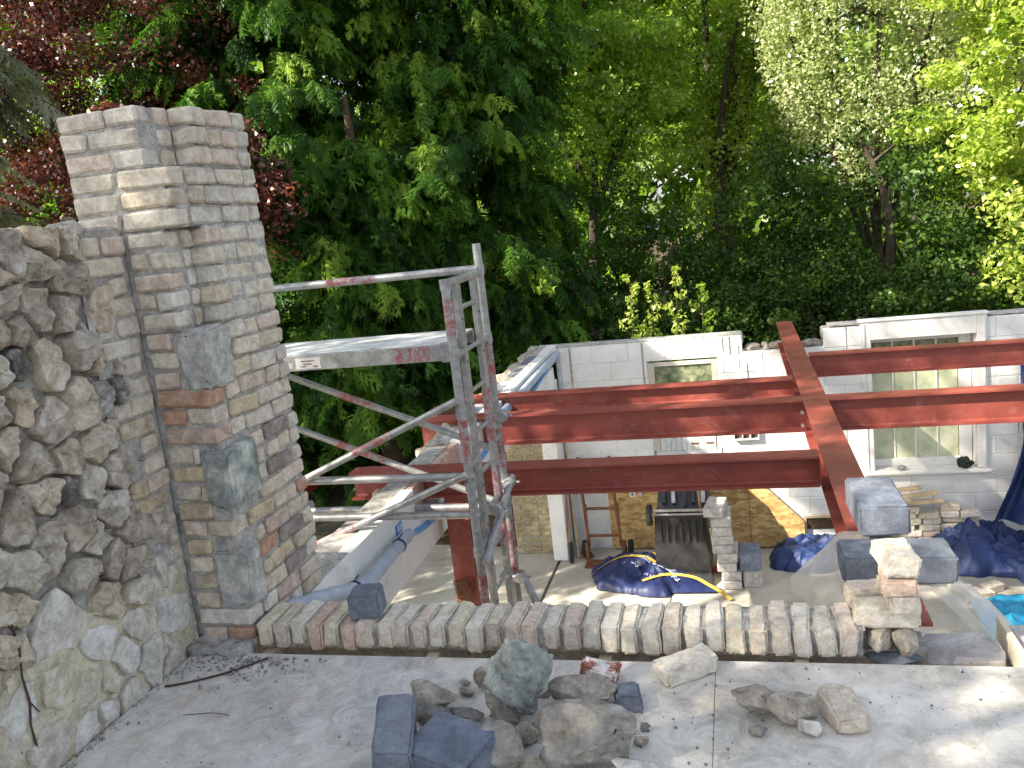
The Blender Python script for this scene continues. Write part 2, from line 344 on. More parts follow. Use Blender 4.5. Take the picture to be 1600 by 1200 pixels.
def polymat():
    g = N('cloudy_polythene'); co, r = g.coords(); p = g.n('BsdfPrincipled'); o = g.n('OutputMaterial'); tr = g.n('BsdfTransparent'); mx = g.n('MixShader')
    p.inputs['Base Color'].default_value = (.62, .58, .50, 1); p.inputs['Roughness'].default_value = .35; p.inputs['Specular IOR Level'].default_value = .5
    f = g.n('MapRange', i_1=.3, i_2=.7, i_3=.50, i_4=.88); g.l(g.noise(co, 6, 5), f.inputs[0])
    g.l(f.outputs[0], mx.inputs[0]); g.l(tr.outputs[0], mx.inputs[1]); g.l(p.outputs[0], mx.inputs[2]); g.l(mx.outputs[0], o.inputs[0]); return g.m
M['poly'] = polymat()
def leafmat(name, stops, trans=.4, gloss=.06, tcol=1.3):
    g = N(name); a = g.n('Attribute', attribute_name='tint'); c = g.ramp(a.outputs['Fac'], stops)
    d = g.n('BsdfDiffuse'); t = g.n('BsdfTranslucent'); gl = g.n('BsdfGlossy'); gl.inputs['Roughness'].default_value = .38; gl.inputs[0].default_value = (.8, .8, .8, 1)
    mc = g.n('Mix', data_type='RGBA', blend_type='MULTIPLY'); mc.inputs[0].default_value = 1; g.l(c, mc.inputs[6]); mc.inputs[7].default_value = (tcol*.88, tcol*1.08, tcol*.55, 1)
    g.l(c, d.inputs[0]); g.l(mc.outputs[2], t.inputs[0])
    m1 = g.n('MixShader', i_0=trans); g.l(d.outputs[0], m1.inputs[1]); g.l(t.outputs[0], m1.inputs[2])
    m2 = g.n('MixShader', i_0=gloss); g.l(m1.outputs[0], m2.inputs[1]); g.l(gl.outputs[0], m2.inputs[2])
    o = g.n('OutputMaterial'); g.l(m2.outputs[0], o.inputs[0]); return g.m
M['thuja'] = leafmat('cedar_foliage', [(0, (.018, .045, .012)), (.38, (.045, .12, .018)), (.7, (.125, .25, .032)), (1, (.29, .42, .06))], .42, .012)  # palest stops paint in the sunlit tips
M['green'] = leafmat('maple_leaves', [(0, (.06, .115, .018)), (.5, (.135, .235, .032)), (1, (.31, .42, .065))], .52, .03)
M['bright'] = leafmat('sycamore_leaves', [(0, (.13, .22, .03)), (.5, (.28, .37, .05)), (1, (.46, .52, .11))], .5, .05)
M['willow'] = leafmat('willow_leaves', [(0, (.18, .22, .08)), (.5, (.32, .36, .15)), (1, (.50, .53, .28))], .45, .08)
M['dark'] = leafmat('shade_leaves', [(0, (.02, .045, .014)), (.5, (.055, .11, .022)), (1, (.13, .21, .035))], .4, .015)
M['plum'] = leafmat('purple_plum_leaves', [(0, (.035, .008, .010)), (.5, (.085, .020, .020)), (.85, (.17, .050, .035)), (1, (.30, .075, .045))], .35, .055, 1.2)
M['ochre'] = leafmat('dry_fir_needles', [(0, (.10, .13, .07)), (.5, (.19, .20, .11)), (1, (.33, .34, .22))], .35, .05)
# ------------------------------------------------------------------ shape makers
_bc = {}
def brick_mesh(d, var, worn=.005, fine=False):
    key = (tuple(round(x, 3) for x in d), var, fine, worn)
    if key in _bc: return _bc[key].copy() if False else _bc[key]
    bm = bmesh.new(); bmesh.ops.create_cube(bm, size=1)
    for v in bm.verts: v.co = Vector((v.co.x*d[0], v.co.y*d[1], v.co.z*d[2]))
    rr = random.Random(hash(key[0]) % 9999+var*17)
    for v in bm.verts: v.co += Vector((rr.uniform(-1, 1), rr.uniform(-1, 1), rr.uniform(-1, 1)))*worn*.7
    bmesh.ops.bevel(bm, geom=bm.edges[:], offset=min(.009, min(d)*.14), segments=2 if fine else 1, affect='EDGES', clamp_overlap=True)
    if fine:
        bmesh.ops.subdivide_edges(bm, edges=[e for e in bm.edges if e.calc_length() > .03], cuts=5, use_grid_fill=True)
        for v in bm.verts:
            o = Vector((var*3.1, var*1.7, 0)); n1 = noise.noise_vector(v.co*14+o)*worn*.45+noise.noise_vector(v.co*60+o)*worn*.22; n2 = noise.noise(v.co*30+o); q_ = Vector((abs(v.co.x)/d[0], abs(v.co.y)/d[1], abs(v.co.z)/d[2])); ed = sum(1 for k_ in q_ if k_ > .36)
            v.co += n1-(v.co*(ed-1)*max(0, n2)*worn*9 if ed > 1 else Vector((0, 0, 0)))
    else:
        for v in bm.verts: v.co += noise.noise_vector(v.co*25+Vector((var*3.3, var, 0)))*worn*.9
    me = bpy.data.meshes.new('brick'); bm.to_mesh(me); bm.free()
    if fine: me.shade_smooth(); me.set_sharp_from_angle(angle=math.radians(50))
    _bc[key] = me; return me
def brick(parent, c, d, mat, var=None, rot=None, fine=False, name='brick', worn=.005):
    var = rnd.randrange(4) if var is None else var
    key = (mat.name, tuple(round(x, 3) for x in d), var, fine, worn)
    if key not in _bc:
        m = brick_mesh(d, var, worn, fine).copy(); m.name = 'brick'; m.materials.clear(); m.materials.append(mat); _bc[key] = m
    return link(name, _bc[key], None, parent, c, rot)
def rock_mesh(size, seed, cuts=9, sub=4, rough=.06, dmin=.5, dmax=.85):
    rr = random.Random(seed); bm = bmesh.new(); bmesh.ops.create_icosphere(bm, subdivisions=sub, radius=1)
    pl = []
    for i in range(cuts):
        n = Vector((rr.gauss(0, 1), rr.gauss(0, 1), rr.gauss(0, 1))).normalized(); pl.append((n, rr.uniform(dmin, dmax)))
    o = Vector((seed*1.37, seed*.71, 0))
    for v in bm.verts:
        for n, d in pl:
            k = v.co.dot(n)-d
            if k > 0: v.co -= n*k*.97
    for v in bm.verts:
        f = noise.fractal(v.co*1.9+o, .7, 2.2, 7)*rough*2.2+noise.noise(v.co*9+o)*rough*.5-abs(noise.noise(v.co*4+o))*rough*.8
        v.co += v.co.normalized()*f
    mx = [max(abs(v.co[i]) for v in bm.verts) for i in range(3)]
    for v in bm.verts: v.co = Vector((v.co[i]/mx[i]*size[i]/2 for i in range(3)))
    me = bpy.data.meshes.new('rock'); bm.to_mesh(me); bm.free(); me.shade_smooth(); me.set_sharp_from_angle(angle=math.radians(26)); return me
def grid_mesh(nu, nv, fn):
    V = [fn(i/(nu-1), j/(nv-1)) for j in range(nv) for i in range(nu)]
    F = [[j*nu+i, j*nu+i+1, (j+1)*nu+i+1, (j+1)*nu+i] for j in range(nv-1) for i in range(nu-1)]
    me = bpy.data.meshes.new('sheet'); me.from_pydata([tuple(v) for v in V], [], F); me.shade_smooth(); return me
def ridged(p, o=4):
    a, s, t = 1, 0, 0
    for i in range(o): s += a*(1-abs(noise.noise(p))*2); t += a; a *= .5; p = p*2.1+Vector((3.1, 1.7, .3))
    return s/t
def crease(p):
    d = noise.voronoi(p)[0]; return min(1, (d[1]-d[0])*1.6)
def heap(name, c, rx, ry, h, seed, mat, rz=0, n=64, fold=2.6):
    """a crumpled sheet lying in a heap"""
    o = Vector((seed*2.3, seed*.9, seed))
    def fn(u, v):
        x, y = u*2-1, v*2-1; a = math.atan2(y, x); r = max(abs(x), abs(y)); k = 1+.22*noise.noise(Vector((math.cos(a)*1.4, math.sin(a)*1.4, seed)))+.1*noise.noise(Vector((math.cos(a)*5, math.sin(a)*5, seed)))
        X, Y = math.cos(a)*r*k, math.sin(a)*r*k
        p = Vector((X*fold*.5, Y*fold*.5, 0))+o; w = noise.noise_vector(p*.8)
        R = ridged(p+w*.8); env = max(0, 1-r**2.6)
        z = h*env**.6*(.36+.26*R+.25*noise.noise(p*.6)+.22*crease(p*1.3+w)+.10*crease(p*3.1))+.02*r*abs(noise.noise(p*3))
        w2 = noise.noise_vector(p*2.2)*.12*min(1, env*3)
        return Vector((X*rx+w2.x*rx, Y*ry+w2.y*ry, max(.004, z)))
    me = grid_mesh(n, n, fn); me.set_sharp_from_angle(angle=math.radians(32)); me.materials.append(mat)
    o_ = link(name, me, None, None, c, (0, 0, rz)); return o_
def ibeam(a, b, zt, width, depth, tf=.016, tw=.012, horizontal_axis='X'):
    """rolled steel section along X or Y between a and b; c = centreline of other axis"""
    m = MB()
    return m
def steel(name, axis, a, b, c, zt, w, d, parent=None, mat=None, tf=.014, tw=.011):
    m = MB(); prof = [(-w/2, 0), (w/2, 0), (w/2, -tf), (tw/2+.008, -tf), (tw/2, -tf-.008), (tw/2, -d+tf+.008), (tw/2+.008, -d+tf), (w/2, -d+tf), (w/2, -d), (-w/2, -d), (-w/2, -d+tf), (-tw/2-.008, -d+tf), (-tw/2, -d+tf+.008), (-tw/2, -tf-.008), (-tw/2-.008, -tf), (-w/2, -tf)]
    n = len(prof)
    for e in (a, b):
        for (p, q) in prof: m.v.append(Vector((e, c+p, zt+q)) if axis == 'X' else Vector((c+p, e, zt+q)))
    m.f = [[i, (i+1) % n, n+(i+1) % n, n+i] for i in range(n)]+[list(range(n))[::-1], list(range(n, 2*n))]
    return m
# ================================================================== THE SETTING
g = MB(); g.span((-90, -40, -2.95), (90, 130, -2.80)); ground = g.build('ground', M['soil']); tag(ground, 'dark leafy garden soil beyond the building', None, None, 'structure')
FZ = -2.72
floor = empty('floor', (0, 6, FZ), 'pale concrete floor of the roofless room and yard', None, None, 'structure')
xs = [-4.6, -2.95, -2.37, -.9, .9, 2.7, 4.6]; ys = [3.2, 5.6, 7.6, 9.13, 10.65]
for i in range(len(xs)-1):
    for j in range(len(ys)-1):
        if xs[i+1] <= -2.9 and j == 3 and False: continue
        w = .028 if abs(xs[i]+2.37) < .01 else .006
        q = MB(); dz = rnd.uniform(-.004, .004); q.span((xs[i]+w, ys[j]+.006, FZ-.075), (xs[i+1]-.006, ys[j+1]-.006, FZ+dz)); q.build('floor_slab', M['concrete'], floor, .004)
q = MB(); q.span((-12, 3.2, FZ-.07), (-4.602, 17, FZ-.03)); q.build('yard', M['yard'], floor)
# deck we stand on
deck = empty('deck', (0, 2, 0), 'pale dusty boarded deck strewn with grit', None, None, 'structure')
for (x0, x1, y0, y1) in ((-2.225, -.1485, 1.35, 2.83), (-.147, 2.3, 1.60, 2.846), (-2.225, -.1485, -.8, 1.348), (-.147, 2.3, -.8, 1.598)):
    q = MB(); q.span((x0, y0, -.022), (x1, y1, 0)); q.build('deck_board', M['deck'], deck, .0015)
for x in (-1.93, -1.22, -.547, .142, .93, 1.6):
    q = MB(); q.span((x-.024, -.7, -.22), (x+.024, 2.975, -.026)); q.build('joist', M['joist'], deck, .002)
q = MB(); q.span((-.3, 2.1, -.25), (2.2, 2.14, -.24)); q.build('batten', M['joist'], deck)
# ================================================================== RUBBLE WALL
rw = empty('rubble_wall', (-2.24, 1.7, 0), 'tall rough rubble stone wall with brick quoins along the left of the deck', 'wall')
XW = -2.24
def lumpy(x, y0, y1, z0, z1, n, m_, amp, mat, parent, name, nx=1, thick=.2, scale=7, fade=False):
    """a lumpy mortar face in the YZ plane (normal +X) with thickness behind it"""
    V = []; F = []
    for j in range(m_):
        for i in range(n):
            y = y0+(y1-y0)*i/(n-1); z = z0+(z1-z0)*j/(m_-1)
            edge = (i in (0, n-1)) or (j in (0, m_-1))
            d = noise.fractal(Vector((y, z, x))*scale, .8, 2.1, 4)*amp-(.06*max(0, min(1, (z-z1+.14+.08*noise.noise(Vector((y*5, 1, 1))))/.10)) if fade else 0)
            V.append((x+(0 if edge else d), y, z))
    for j in range(m_-1):
        for i in range(n-1): a = j*n+i; F.append([a, a+1, a+n+1, a+n])
    me = bpy.data.meshes.new(name); me.from_pydata(V, [], F); me.materials.append(mat); me.shade_smooth(); link(name, me, None, parent)
    q = MB(); q.span((x-thick, y0, z0), (x-.012, y1, z1)); return q
q = lumpy(XW-.034, -.8, 2.88, -.3, 1.70, 240, 130, .030, M['mortar_dark'], rw, 'mortar_bed'); q.build('wall_core', M['mortar_dark'], rw, .01)
q = lumpy(XW-.004, -.8, 2.88, -.1, .50, 160, 44, .018, M['pointing'], rw, 'pointing', fade=True); 
# Voronoi stones
def clip(poly, n, d):
    out = []
    for i in range(len(poly)):
        a, b = poly[i], poly[(i+1) % len(poly)]; da, db = a.dot(n)-d, b.dot(n)-d
        if da <= 0: out.append(a)
        if (da < 0 < db) or (db < 0 < da): out.append(a+(b-a)*(da/(da-db)))
    return out
def quoin_edge(z):  # how far the rubble runs before the brick quoins start
    k = int(z/.154); return (2.76 if k % 2 else 2.66) if z > .62 else (2.86 if k % 2 else 2.80)
sr = random.Random(12); seeds = []
tries = 0
while tries < 9000:
    tries += 1; y = sr.uniform(.3, 2.84); z = sr.uniform(0, 1.70)
    md = (.118+.05*sr.random()) if z > .45 else .15
    if all(((y-a)/.95)**2+((z-b)/1.12)**2 > (md*(.8+.5*noise.noise(Vector((a*3, b*3, 2)))))**2 for a, b in seeds): seeds.append((y, z))
for (sy, sz) in seeds:
    c = Vector((sy, sz)); ye = quoin_edge(sz)
    poly = [Vector((.1, -.03)), Vector((ye, -.03)), Vector((ye, 1.74)), Vector((.1, 1.74))]
    for (oy, oz) in seeds:
        o = Vector((oy, oz))
        if o == c or (o-c).length > .5: continue
        n = (o-c).normalized(); poly = clip(poly, n, n.dot((o+c)/2)-.006)
        if len(poly) < 3: break
    if len(poly) < 3: continue
    low = sz < .36+.1*math.sin(sy*9)
    # resample outline in polar form round the centroid
    cen = sum(poly, Vector((0, 0)))/len(poly); K = 34; ring = []
    for k in range(K):
        a = 2*PI*k/K; dr = Vector((math.cos(a), math.sin(a))); best = .3
        for i in range(len(poly)):
            p, e = poly[i], poly[(i+1) % len(poly)]-poly[i]; den = dr.x*e.y-dr.y*e.x
            if abs(den) < 1e-9: continue
            w = p-cen; t = (w.x*e.y-w.y*e.x)/den; s_ = (w.x*dr.y-w.y*dr.x)/den
            if t > 0 and -.001 <= s_ <= 1.001: best = min(best, t)
        ring.append((dr, best))
    av = sum(b for _, b in ring)/K; ring = [(d_, min(b, av*1.5)) for d_, b in ring]
    bulge = sr.uniform(.012, .040) if not low else sr.uniform(.008, .02)
    back = -.06 if not low else -.02
    shp = [(1.0, back), (1.0, bulge*.3), (.985, bulge*.72), (.95, bulge*.92), (.78, bulge*.99), (.56, bulge), (.36, bulge*1.0), (.18, bulge), (.0, bulge*1.0)]
    shrink = sr.uniform(.93, 1.0) if not low else sr.uniform(.80, .97)
    V = []; F = []; tilt = Vector((sr.uniform(-.5, .5), sr.uniform(-.4, .4))) if not low else Vector((0, 0))
    so_ = Vector((sy*9, sz*9, 1))
    fac = [(Vector((sr.gauss(0, 1), sr.gauss(0, 1))).normalized(), sr.uniform(.0, .5), sr.uniform(.3, 1.2)) for _ in range(3)]
    for (rr_, h) in shp[:-1]:
        for (d_, b) in ring:
            p = cen+d_*b*rr_*shrink; loc = (p-cen); hh = h
            if h > 0:
                hh += tilt.dot(loc)*.6
                for (n_, dd, kk) in fac: hh -= max(0, loc.dot(n_)/av-dd)*kk*bulge
                hh += noise.fractal(Vector((p.x, p.y, 0))*14+so_, .75, 2.1, 5)*(.026 if not low else .006)+(noise.noise(Vector((p.x, p.y, 3))*70+so_)*.006 if not low else 0)
                p = p+Vector((noise.noise(Vector((p.x, p.y, 1))*22+so_), noise.noise(Vector((p.x, p.y, 5))*22+so_)))*.016
            V.append((XW+hh, p.x, p.y))
    V.append((XW+shp[-1][1]+noise.noise(so_)*.01, cen.x, cen.y)); nr = len(shp)-1
    for r_ in range(nr-1):
        for k in range(K): a = r_*K+k; b = r_*K+(k+1) % K; F.append([a, b, b+K, a+K])
    for k in range(K): F.append([(nr-1)*K+k, (nr-1)*K+(k+1) % K, nr*K])
    me = bpy.data.meshes.new('stone'); me.from_pydata(V, [], F)
    mt = M['stone'] if not low else M['stone_low']
    if not low and sr.random() < .05: mt = M['flint']
    me.materials.append(mt)
    if low: me.shade_smooth(); me.set_sharp_from_angle(angle=math.radians(22))
    else: me.shade_smooth(); me.set_sharp_from_angle(angle=math.radians(15))
    ctr = Vector((XW, cen.x, cen.y))
    for v in me.vertices: v.co -= ctr
    link('stone', me, None, rw, ctr)
# loose capping stones on the top
for i in range(13):
    y = 1.3+i*.115; s = (sr.uniform(.12, .2), sr.uniform(.1, .16), sr.uniform(.05, .09))
    o = link('cap_stone', rock_mesh(s, 300+i, 8, 3, .09), M['stone'], rw, (XW-.07+sr.uniform(-.02, .03), y, 1.71+sr.uniform(-.01, .015)), (0, 0, sr.uniform(0, 3)))
q = MB(); q.span((-2.44, -.8, 1.66), (-2.26, 2.895, 1.725)); q.build('cap_mortar', M['mortar'], rw, .01, jitter=.012)
# quoin bricks at the end of the rubble wall
CH = .077
nc = int(1.72/CH)
for k in range(nc):
    z = (k+.5)*CH; ye = quoin_edge(z)+.012; y = ye; first = True
    while y < 2.88:
        L = min(.215 if (k+int(first)) % 2 else .105, 2.906-y)
        if L > .04: brick(rw, (XW-.05+rnd.uniform(-.004, .004), y+L/2, z), (.10, round(L-.012, 2), .064), M['brick'] if k > 9 else M['brick_low'], rot=(rnd.uniform(-.02, .02), 0, rnd.uniform(-.03, .03)), worn=.006)
        y += L; first = False
q = lumpy(XW-.012, 2.64, 2.906, -.02, 1.71, 24, 80, .010, M['mortar'], rw, 'quoin_mortar'); q.build('quoin_core', M['mortar'], rw)
# crack and debris line
m_ = MB(); m_.tube([(XW+.012, 2.023, .54), (XW+.014, 2.03, .45), (XW+.012, 2.018, .36), (XW+.013, 2.024, .27), (XW+.012, 2.008, .2), (XW+.012, 2.015, .06)], .004, 5)
m_.tube([(XW+.012, 2.0, .56), (XW+.012, 2.03, .5)], .003, 5); m_.tube([(XW+.012, 2.05, .22), (XW+.012, 2.02, .28)], .002, 5)
m_.build('wall_crack', M['darkwood'], rw)
# ================================================================== PILLAR
pl = empty('brick_pillar', (-2.2, 3.2, 0), 'tall rough brick pillar of pale stocks with three grey corner stones', 'pillar')
NCR = 28; XF = -1.99; YF = 2.90; YB = 3.525
cstones = [((-2.032, 2.985, 1.185), (.12, .19, .225)), ((-2.015, 3.005, .715), (.11, .225, .235)), ((-2.035, 2.965, .28), (.135, .15, .245))]
def hits(y0, y1, x0, x1, z):
    for c, s in cstones:
        if abs(z-c[2]) < s[2]/2+.02 and y1 > c[1]-s[1]/2-.005 and y0 < c[1]+s[1]/2+.005 and x1 > c[0]-s[0]/2-.005 and x0 < c[0]+s[0]/2+.03: return True
    return False
def clipseg(a, b, face, z):
    """parts of the run a..b left free by the corner stones"""
    for c, sz in cstones:
        if abs(z-c[2]) < sz[2]/2+.022:
            if face == 'front': b = min(b, c[0]-sz[0]/2-.004)
            else: a = max(a, c[1]+sz[1]/2+.004)
    return (a, b) if b-a > .028 else None
for i, (c, s) in enumerate(cstones):
    o = link('corner_stone', brick_mesh(s, 30+i, .016, True).copy(), None, pl, c, ((0, .0, .04), (.03, .05, -.05), (-.03, 0, .05))[i]); o.data.materials.clear(); o.data.materials.append([M['cornerstone'], M['bigblue'], M['cornerstone']][i])
    o['label'] = ['grey split corner stone, uppermost of three in the pillar', 'pale faced corner stone in the middle of the pillar', 'large flat grey corner stone near the foot of the pillar'][i]
for k in range(NCR):
    z = (k+.5)*CH; mat = M['brick'] if k > 13 or rnd.random() < .3 else M['brick_low']
    top = k >= 25; recess = 17 <= k <= 21; above = z > 1.73
    xl = -2.44 if above else -2.232
    xf = XF + (.013 if not (top or recess) else 0)
    if top: xf_front, ystep = -2.085, 3.10
    elif recess: xf_front, ystep = -2.06, 3.06
    else: xf_front, ystep = xf, YF
    if 22 <= k <= 24: xf_front = XF-.004*(24-k)
    if k < 17: xf_front = XF+.008
    # front (faces the deck)
    wdt = xf_front-xl; segs = []
    if wdt > .34: segs = [.215, wdt-.215] if k % 2 else [wdt-.235, .235]
    elif k % 2: segs = [wdt]
    else: segs = [wdt*.47, wdt*.53]
    x = xl
    for L in segs:
        fr = clipseg(x, x+L, 'front', z)
        if fr:
            brick(pl, ((fr[0]+fr[1])/2, YF+.050+rnd.uniform(-.006, .004), z+rnd.uniform(-.002, .002)), (round(fr[1]-fr[0]-.012, 2), .10, .064), mat, rot=(0, rnd.uniform(-.02, .02), rnd.uniform(-.03, .03)), worn=.006)
        x += L
    # right face, running away from us
    def runy(y, yend, xface, off):
        first = True
        while y < yend-.03:
            L = min((.105 if (off) % 2 else .215) if first else rnd.choice((.215, .215, .205, .11)), yend-y)
            if yend-y-L < .05: L = yend-y
            fr = clipseg(y, y+L, 'side', z)
            if fr:
                m2 = M['brick'] if (k > 13 or rnd.random() < .3) else M['brick_low']
                brick(pl, (xface-.047+rnd.uniform(-.008, .006), (fr[0]+fr[1])/2, z+rnd.uniform(-.003, .003)), (.10, round(fr[1]-fr[0]-rnd.choice((.010, .014)), 2), .064), m2, rot=(rnd.uniform(-.03, .03), 0, rnd.uniform(-.05, .05)), worn=.008)
            y += L; first = False
    if top or recess:
        runy(YF+.105, ystep, xf_front, k)
        brick(pl, (XF-.045-(.008 if top else 0), ystep+.05, z), (.105, .10, .065), mat, worn=.006)
        runy(ystep+.105, YB, XF-(.008 if top else 0), k+1)
    else: runy(YF+.105, YB, xf_front, k)
    # left edge above the wall top
    if above:
        y = YF+.11
        while y < YB-.05:
            L = min(.215, YB-y); brick(pl, (xl+.05, y+L/2, z), (.10, round(L-.012, 2), .065), M['brick'], worn=.006); y += L
# mortar core: lumpy boxes just behind the faces
def lump_box(a, b, mat, parent, name, amp=.0045, seg=.02):
    bm = bmesh.new(); bmesh.ops.create_cube(bm, size=1); a, b = Vector(a), Vector(b)
    for v in bm.verts: v.co = Vector((a[i] if v.co[i] < 0 else b[i] for i in range(3)))
    for ax in range(3):
        n = max(1, int((b[ax]-a[ax])/seg))
        for i in range(1, n):
            p = a.copy(); p[ax] = a[ax]+(b[ax]-a[ax])*i/n; nn = Vector((0, 0, 0)); nn[ax] = 1
            bmesh.ops.bisect_plane(bm, geom=bm.verts[:]+bm.edges[:]+bm.faces[:], plane_co=p, plane_no=nn)
    for v in bm.verts: v.co += noise.noise_vector(v.co*16)*amp+noise.noise_vector(v.co*40)*amp*.6
    me = bpy.data.meshes.new(name); bm.to_mesh(me); bm.free(); me.shade_smooth(); return link(name, me, mat, parent)
lump_box((-2.43, YF+.016, -.01), (XF-.009, YB-.018, 17*CH), M['mortar'], pl, 'mortar')
lump_box((-2.43, YF+.010, 17*CH-.005), (-2.071, YB-.01, 22*CH), M['mortar'], pl, 'mortar')
lump_box((-2.1, 3.07, 17*CH-.005), (XF-.008, YB-.01, 22*CH+.003), M['mortar'], pl, 'mortar')
lump_box((-2.43, YF+.011, 1.735), (-2.05, YB-.01, 22*CH+.1), M['mortar'], pl, 'mortar')
lump_box((-2.43, YF+.011, 22*CH), (-2.03, YB-.01, 25*CH-.006), M['mortar'], pl, 'mortar')
lump_box((-2.1, YF+.03, 22*CH), (XF-.018, YB-.01, 25*CH-.006), M['mortar'], pl, 'mortar')
lump_box((-2.43, YF+.011, 25*CH-.006), (-2.092, YB-.01, 28*CH-.012), M['mortar'], pl, 'mortar')
lump_box((-2.12, 3.112, 25*CH-.006), (XF-.022, YB-.01, 28*CH-.012), M['mortar'], pl, 'mortar')
# ================================================================== BRICK COPING ROW ON THE NEAR WALL
nw = empty('near_wall', (-.8, 3.0, 0), 'low wall along the deck edge topped by a row of pale bricks on edge', 'wall')
q = MB(); q.span((-2.0, 2.965, -2.72), (.56, 3.10, -.012)); q.build('wall_body', M['mortar_dark'], nw)
NB = 31; pitch = (.335+1.965)/NB
for i in range(NB):
    x = -1.965+pitch*(i+.5); pinkish = i in (0, 2, 4) 
    dz = rnd.uniform(-.006, .005); ln = rnd.uniform(.195, .222); hh = rnd.choice((.105, .1, .098, .108))
    o = brick(nw, (x+rnd.uniform(-.003, .003), 2.985+rnd.uniform(-.008, .008), .105-hh/2+dz), (.062, round(ln, 2), round(hh, 3)), M['cope'], i % 7, (rnd.uniform(-.03, .03), rnd.uniform(-.04, .04), rnd.uniform(-.04, .04)), True, worn=.008)
lump_box((-1.97, 2.908, -.014), (.345, 3.082, .088), M['mortar'], nw, 'mortar', .007, .02)
# a squat end under the pier: broken brick and slate bits
for (c, s, m_, sd_) in (((.40, 2.96, .035), (.10, .17, .10), M['rock_brown'], 2), ((.48, 2.955, .03), (.085, .16, .11), M['rock_brown'], 5), ((.44, 2.95, -.03), (.2, .13, .03), M['block'], 7)):
    link('broken_brick', rock_mesh(s, 400+sd_, 8, 3, .06, .6, .8), m_, nw, c)
# wall right of the pier with a rendered slab on it
q = MB(); q.span((.57, 2.99, -2.72), (1.6, 3.22, -.16)); q.build('wall_end', M['mortar_dark'], nw)
sl = MB(); pts = [(.555, 3.01), (.815, 3.03), (.835, 3.10), (.80, 3.245), (.60, 3.225), (.555, 3.12)]
sl.v = [Vector((x, y, -.085)) for x, y in pts]+[Vector((x, y-.008, -.15)) for x, y in pts]; n_ = len(pts)
sl.f = [list(range(n_)), list(range(n_, 2*n_))[::-1]]+[[i, (i+1) % n_, n_+(i+1) % n_, n_+i] for i in range(n_)]
sl_ = sl.build('mortar_slab', M['slab'], None, .004, jitter=.003); tag(sl_, 'grey mortar slab lying on the wall right of the brick pier', 'slab')
q = MB(); q.span((.846, 2.86, -.12), (.868, 3.26, -.03)); q.build('timber_batten', M['joist'], None, .002); tag(bpy.data.objects['timber_batten'], 'pale timber batten standing on edge at the right of the deck edge', 'timber')
q = MB(); q.span((.885, 2.87, -.09), (1.3, 3.25, -.06)); o = q.build('grey_board', M['slab'], None, .003); tag(o, 'grey flat board at the right edge beyond the pale batten', 'board')
# loose bricks of the pier at the end of the row
def loose(name, c, d, mat, rot, label, cat='brick', group=None, worn=.012, var=None, fine=True):
    var = rnd.randrange(5) if var is None else var
    me = brick_mesh(d, var+10, worn, fine).copy(); me.materials.clear(); me.materials.append(mat)
    o = link(name, me, None, None, c, rot); return tag(o, label, cat, group)
loose('brick', (.425, 2.975, .122), (.20, .10, .072), M['cope'], (0, 0, .02), 'long pale brick at the foot of the small pier, laid lengthwise', var=0)
loose('brick', (.385, 3.09, .135), (.13, .10, .075), M['cope'], (0, .03, .1), 'pinkish white brick behind the foot of the small pier', var=1)
loose('brick', (.470, 2.965, .196), (.105, .20, .07), M['cope'], (.0, .0, .06), 'lowest of the three bricks stacked end on in the small pier', group=None, var=2)
loose('brick', (.466, 2.965, .262), (.11, .20, .06), M['cope'], (.05, .10, -.08), 'tilted wedge shaped middle brick of the three stacked end on', var=3)
loose('brick', (.468, 2.975, .328), (.11, .205, .072), M['cope'], (-.04, .06, .10), 'topmost brick of the small pier, in front of the grey blocks', var=4)
# ================================================================== GREY BLOCKS ON THE STEEL
loose('concrete_block', (.545, 3.50, .085), (.42, .21, .115), M['block'], (0, 0, .01), 'long dark grey concrete block lying crosswise behind the small brick pier', 'block', worn=.004, var=1)
loose('concrete_block', (.555, 4.02, .13), (.205, .42, .135), M['block'], (0, 0, .03), 'large grey concrete block standing highest on the red steel', 'block', worn=.004, var=2)
loose('concrete_block', (-1.50, 2.97, .158), (.125, .12, .105), M['block'], (0, 0, .18), 'small dark blue grey block standing on the row of coping bricks', 'block', worn=.004, var=3)
# polythene sheet under the blocks
def polyfn(u, v):
    x = .20+u*.80; y = 3.36+v*.62; e = max(0, abs(x-.52)-.13)
    z = .022-(e*1.15)**1.05-.05*v*min(1, e*6)+.05*ridged(Vector((x*5, y*4, 3)))*min(1, e*5)
    x += (.05*noise.noise(Vector((v*3, u*2, 5)))-.10*(v-.5)*(1 if x < .5 else -1))*min(1, e*4)
    return Vector((x, y, z))
me = grid_mesh(40, 36, polyfn); me.materials.append(M['poly']); o = link('polythene_sheet', me, None); tag(o, 'cloudy polythene sheet hanging over the red steel beneath the grey blocks', 'plastic sheet')
# ================================================================== STEELWORK
def sbeam(axis, a, b, c, w, d, label, zt=.02, bolts=()):
    t = empty('steel_beam', (((a+b)/2, c, zt-d) if axis == 'X' else (c, (a+b)/2, zt-d)), label, 'steel beam', 'red steel floor beams')
    steel('s', axis, a, b, c, zt, w, d).build('rolled_section', M['red'], t, 0)
    return t
YBm = .514; WB = .176
t = sbeam('Y', 3.10, 6.585, YBm, WB, .24, 'red steel beam running from the grey blocks back to the long crossing beam')
q = MB(); q.span((YBm-.07, 6.575, -.20), (YBm+.07, 6.583, .0)); q.build('end_plate', M['red'], t)
t = sbeam('Y', 6.755, 10.62, YBm, WB, .24, 'red steel beam running from the crossing beam onto the far white wall')
q = MB(); q.span((YBm-.07, 6.757, -.20), (YBm+.07, 6.765, .0)); q.build('end_plate', M['red'], t)
sbeam('X', -2.62, 4.4, 6.67, .15, .245, 'longest red steel beam, crossing the whole room in the middle')
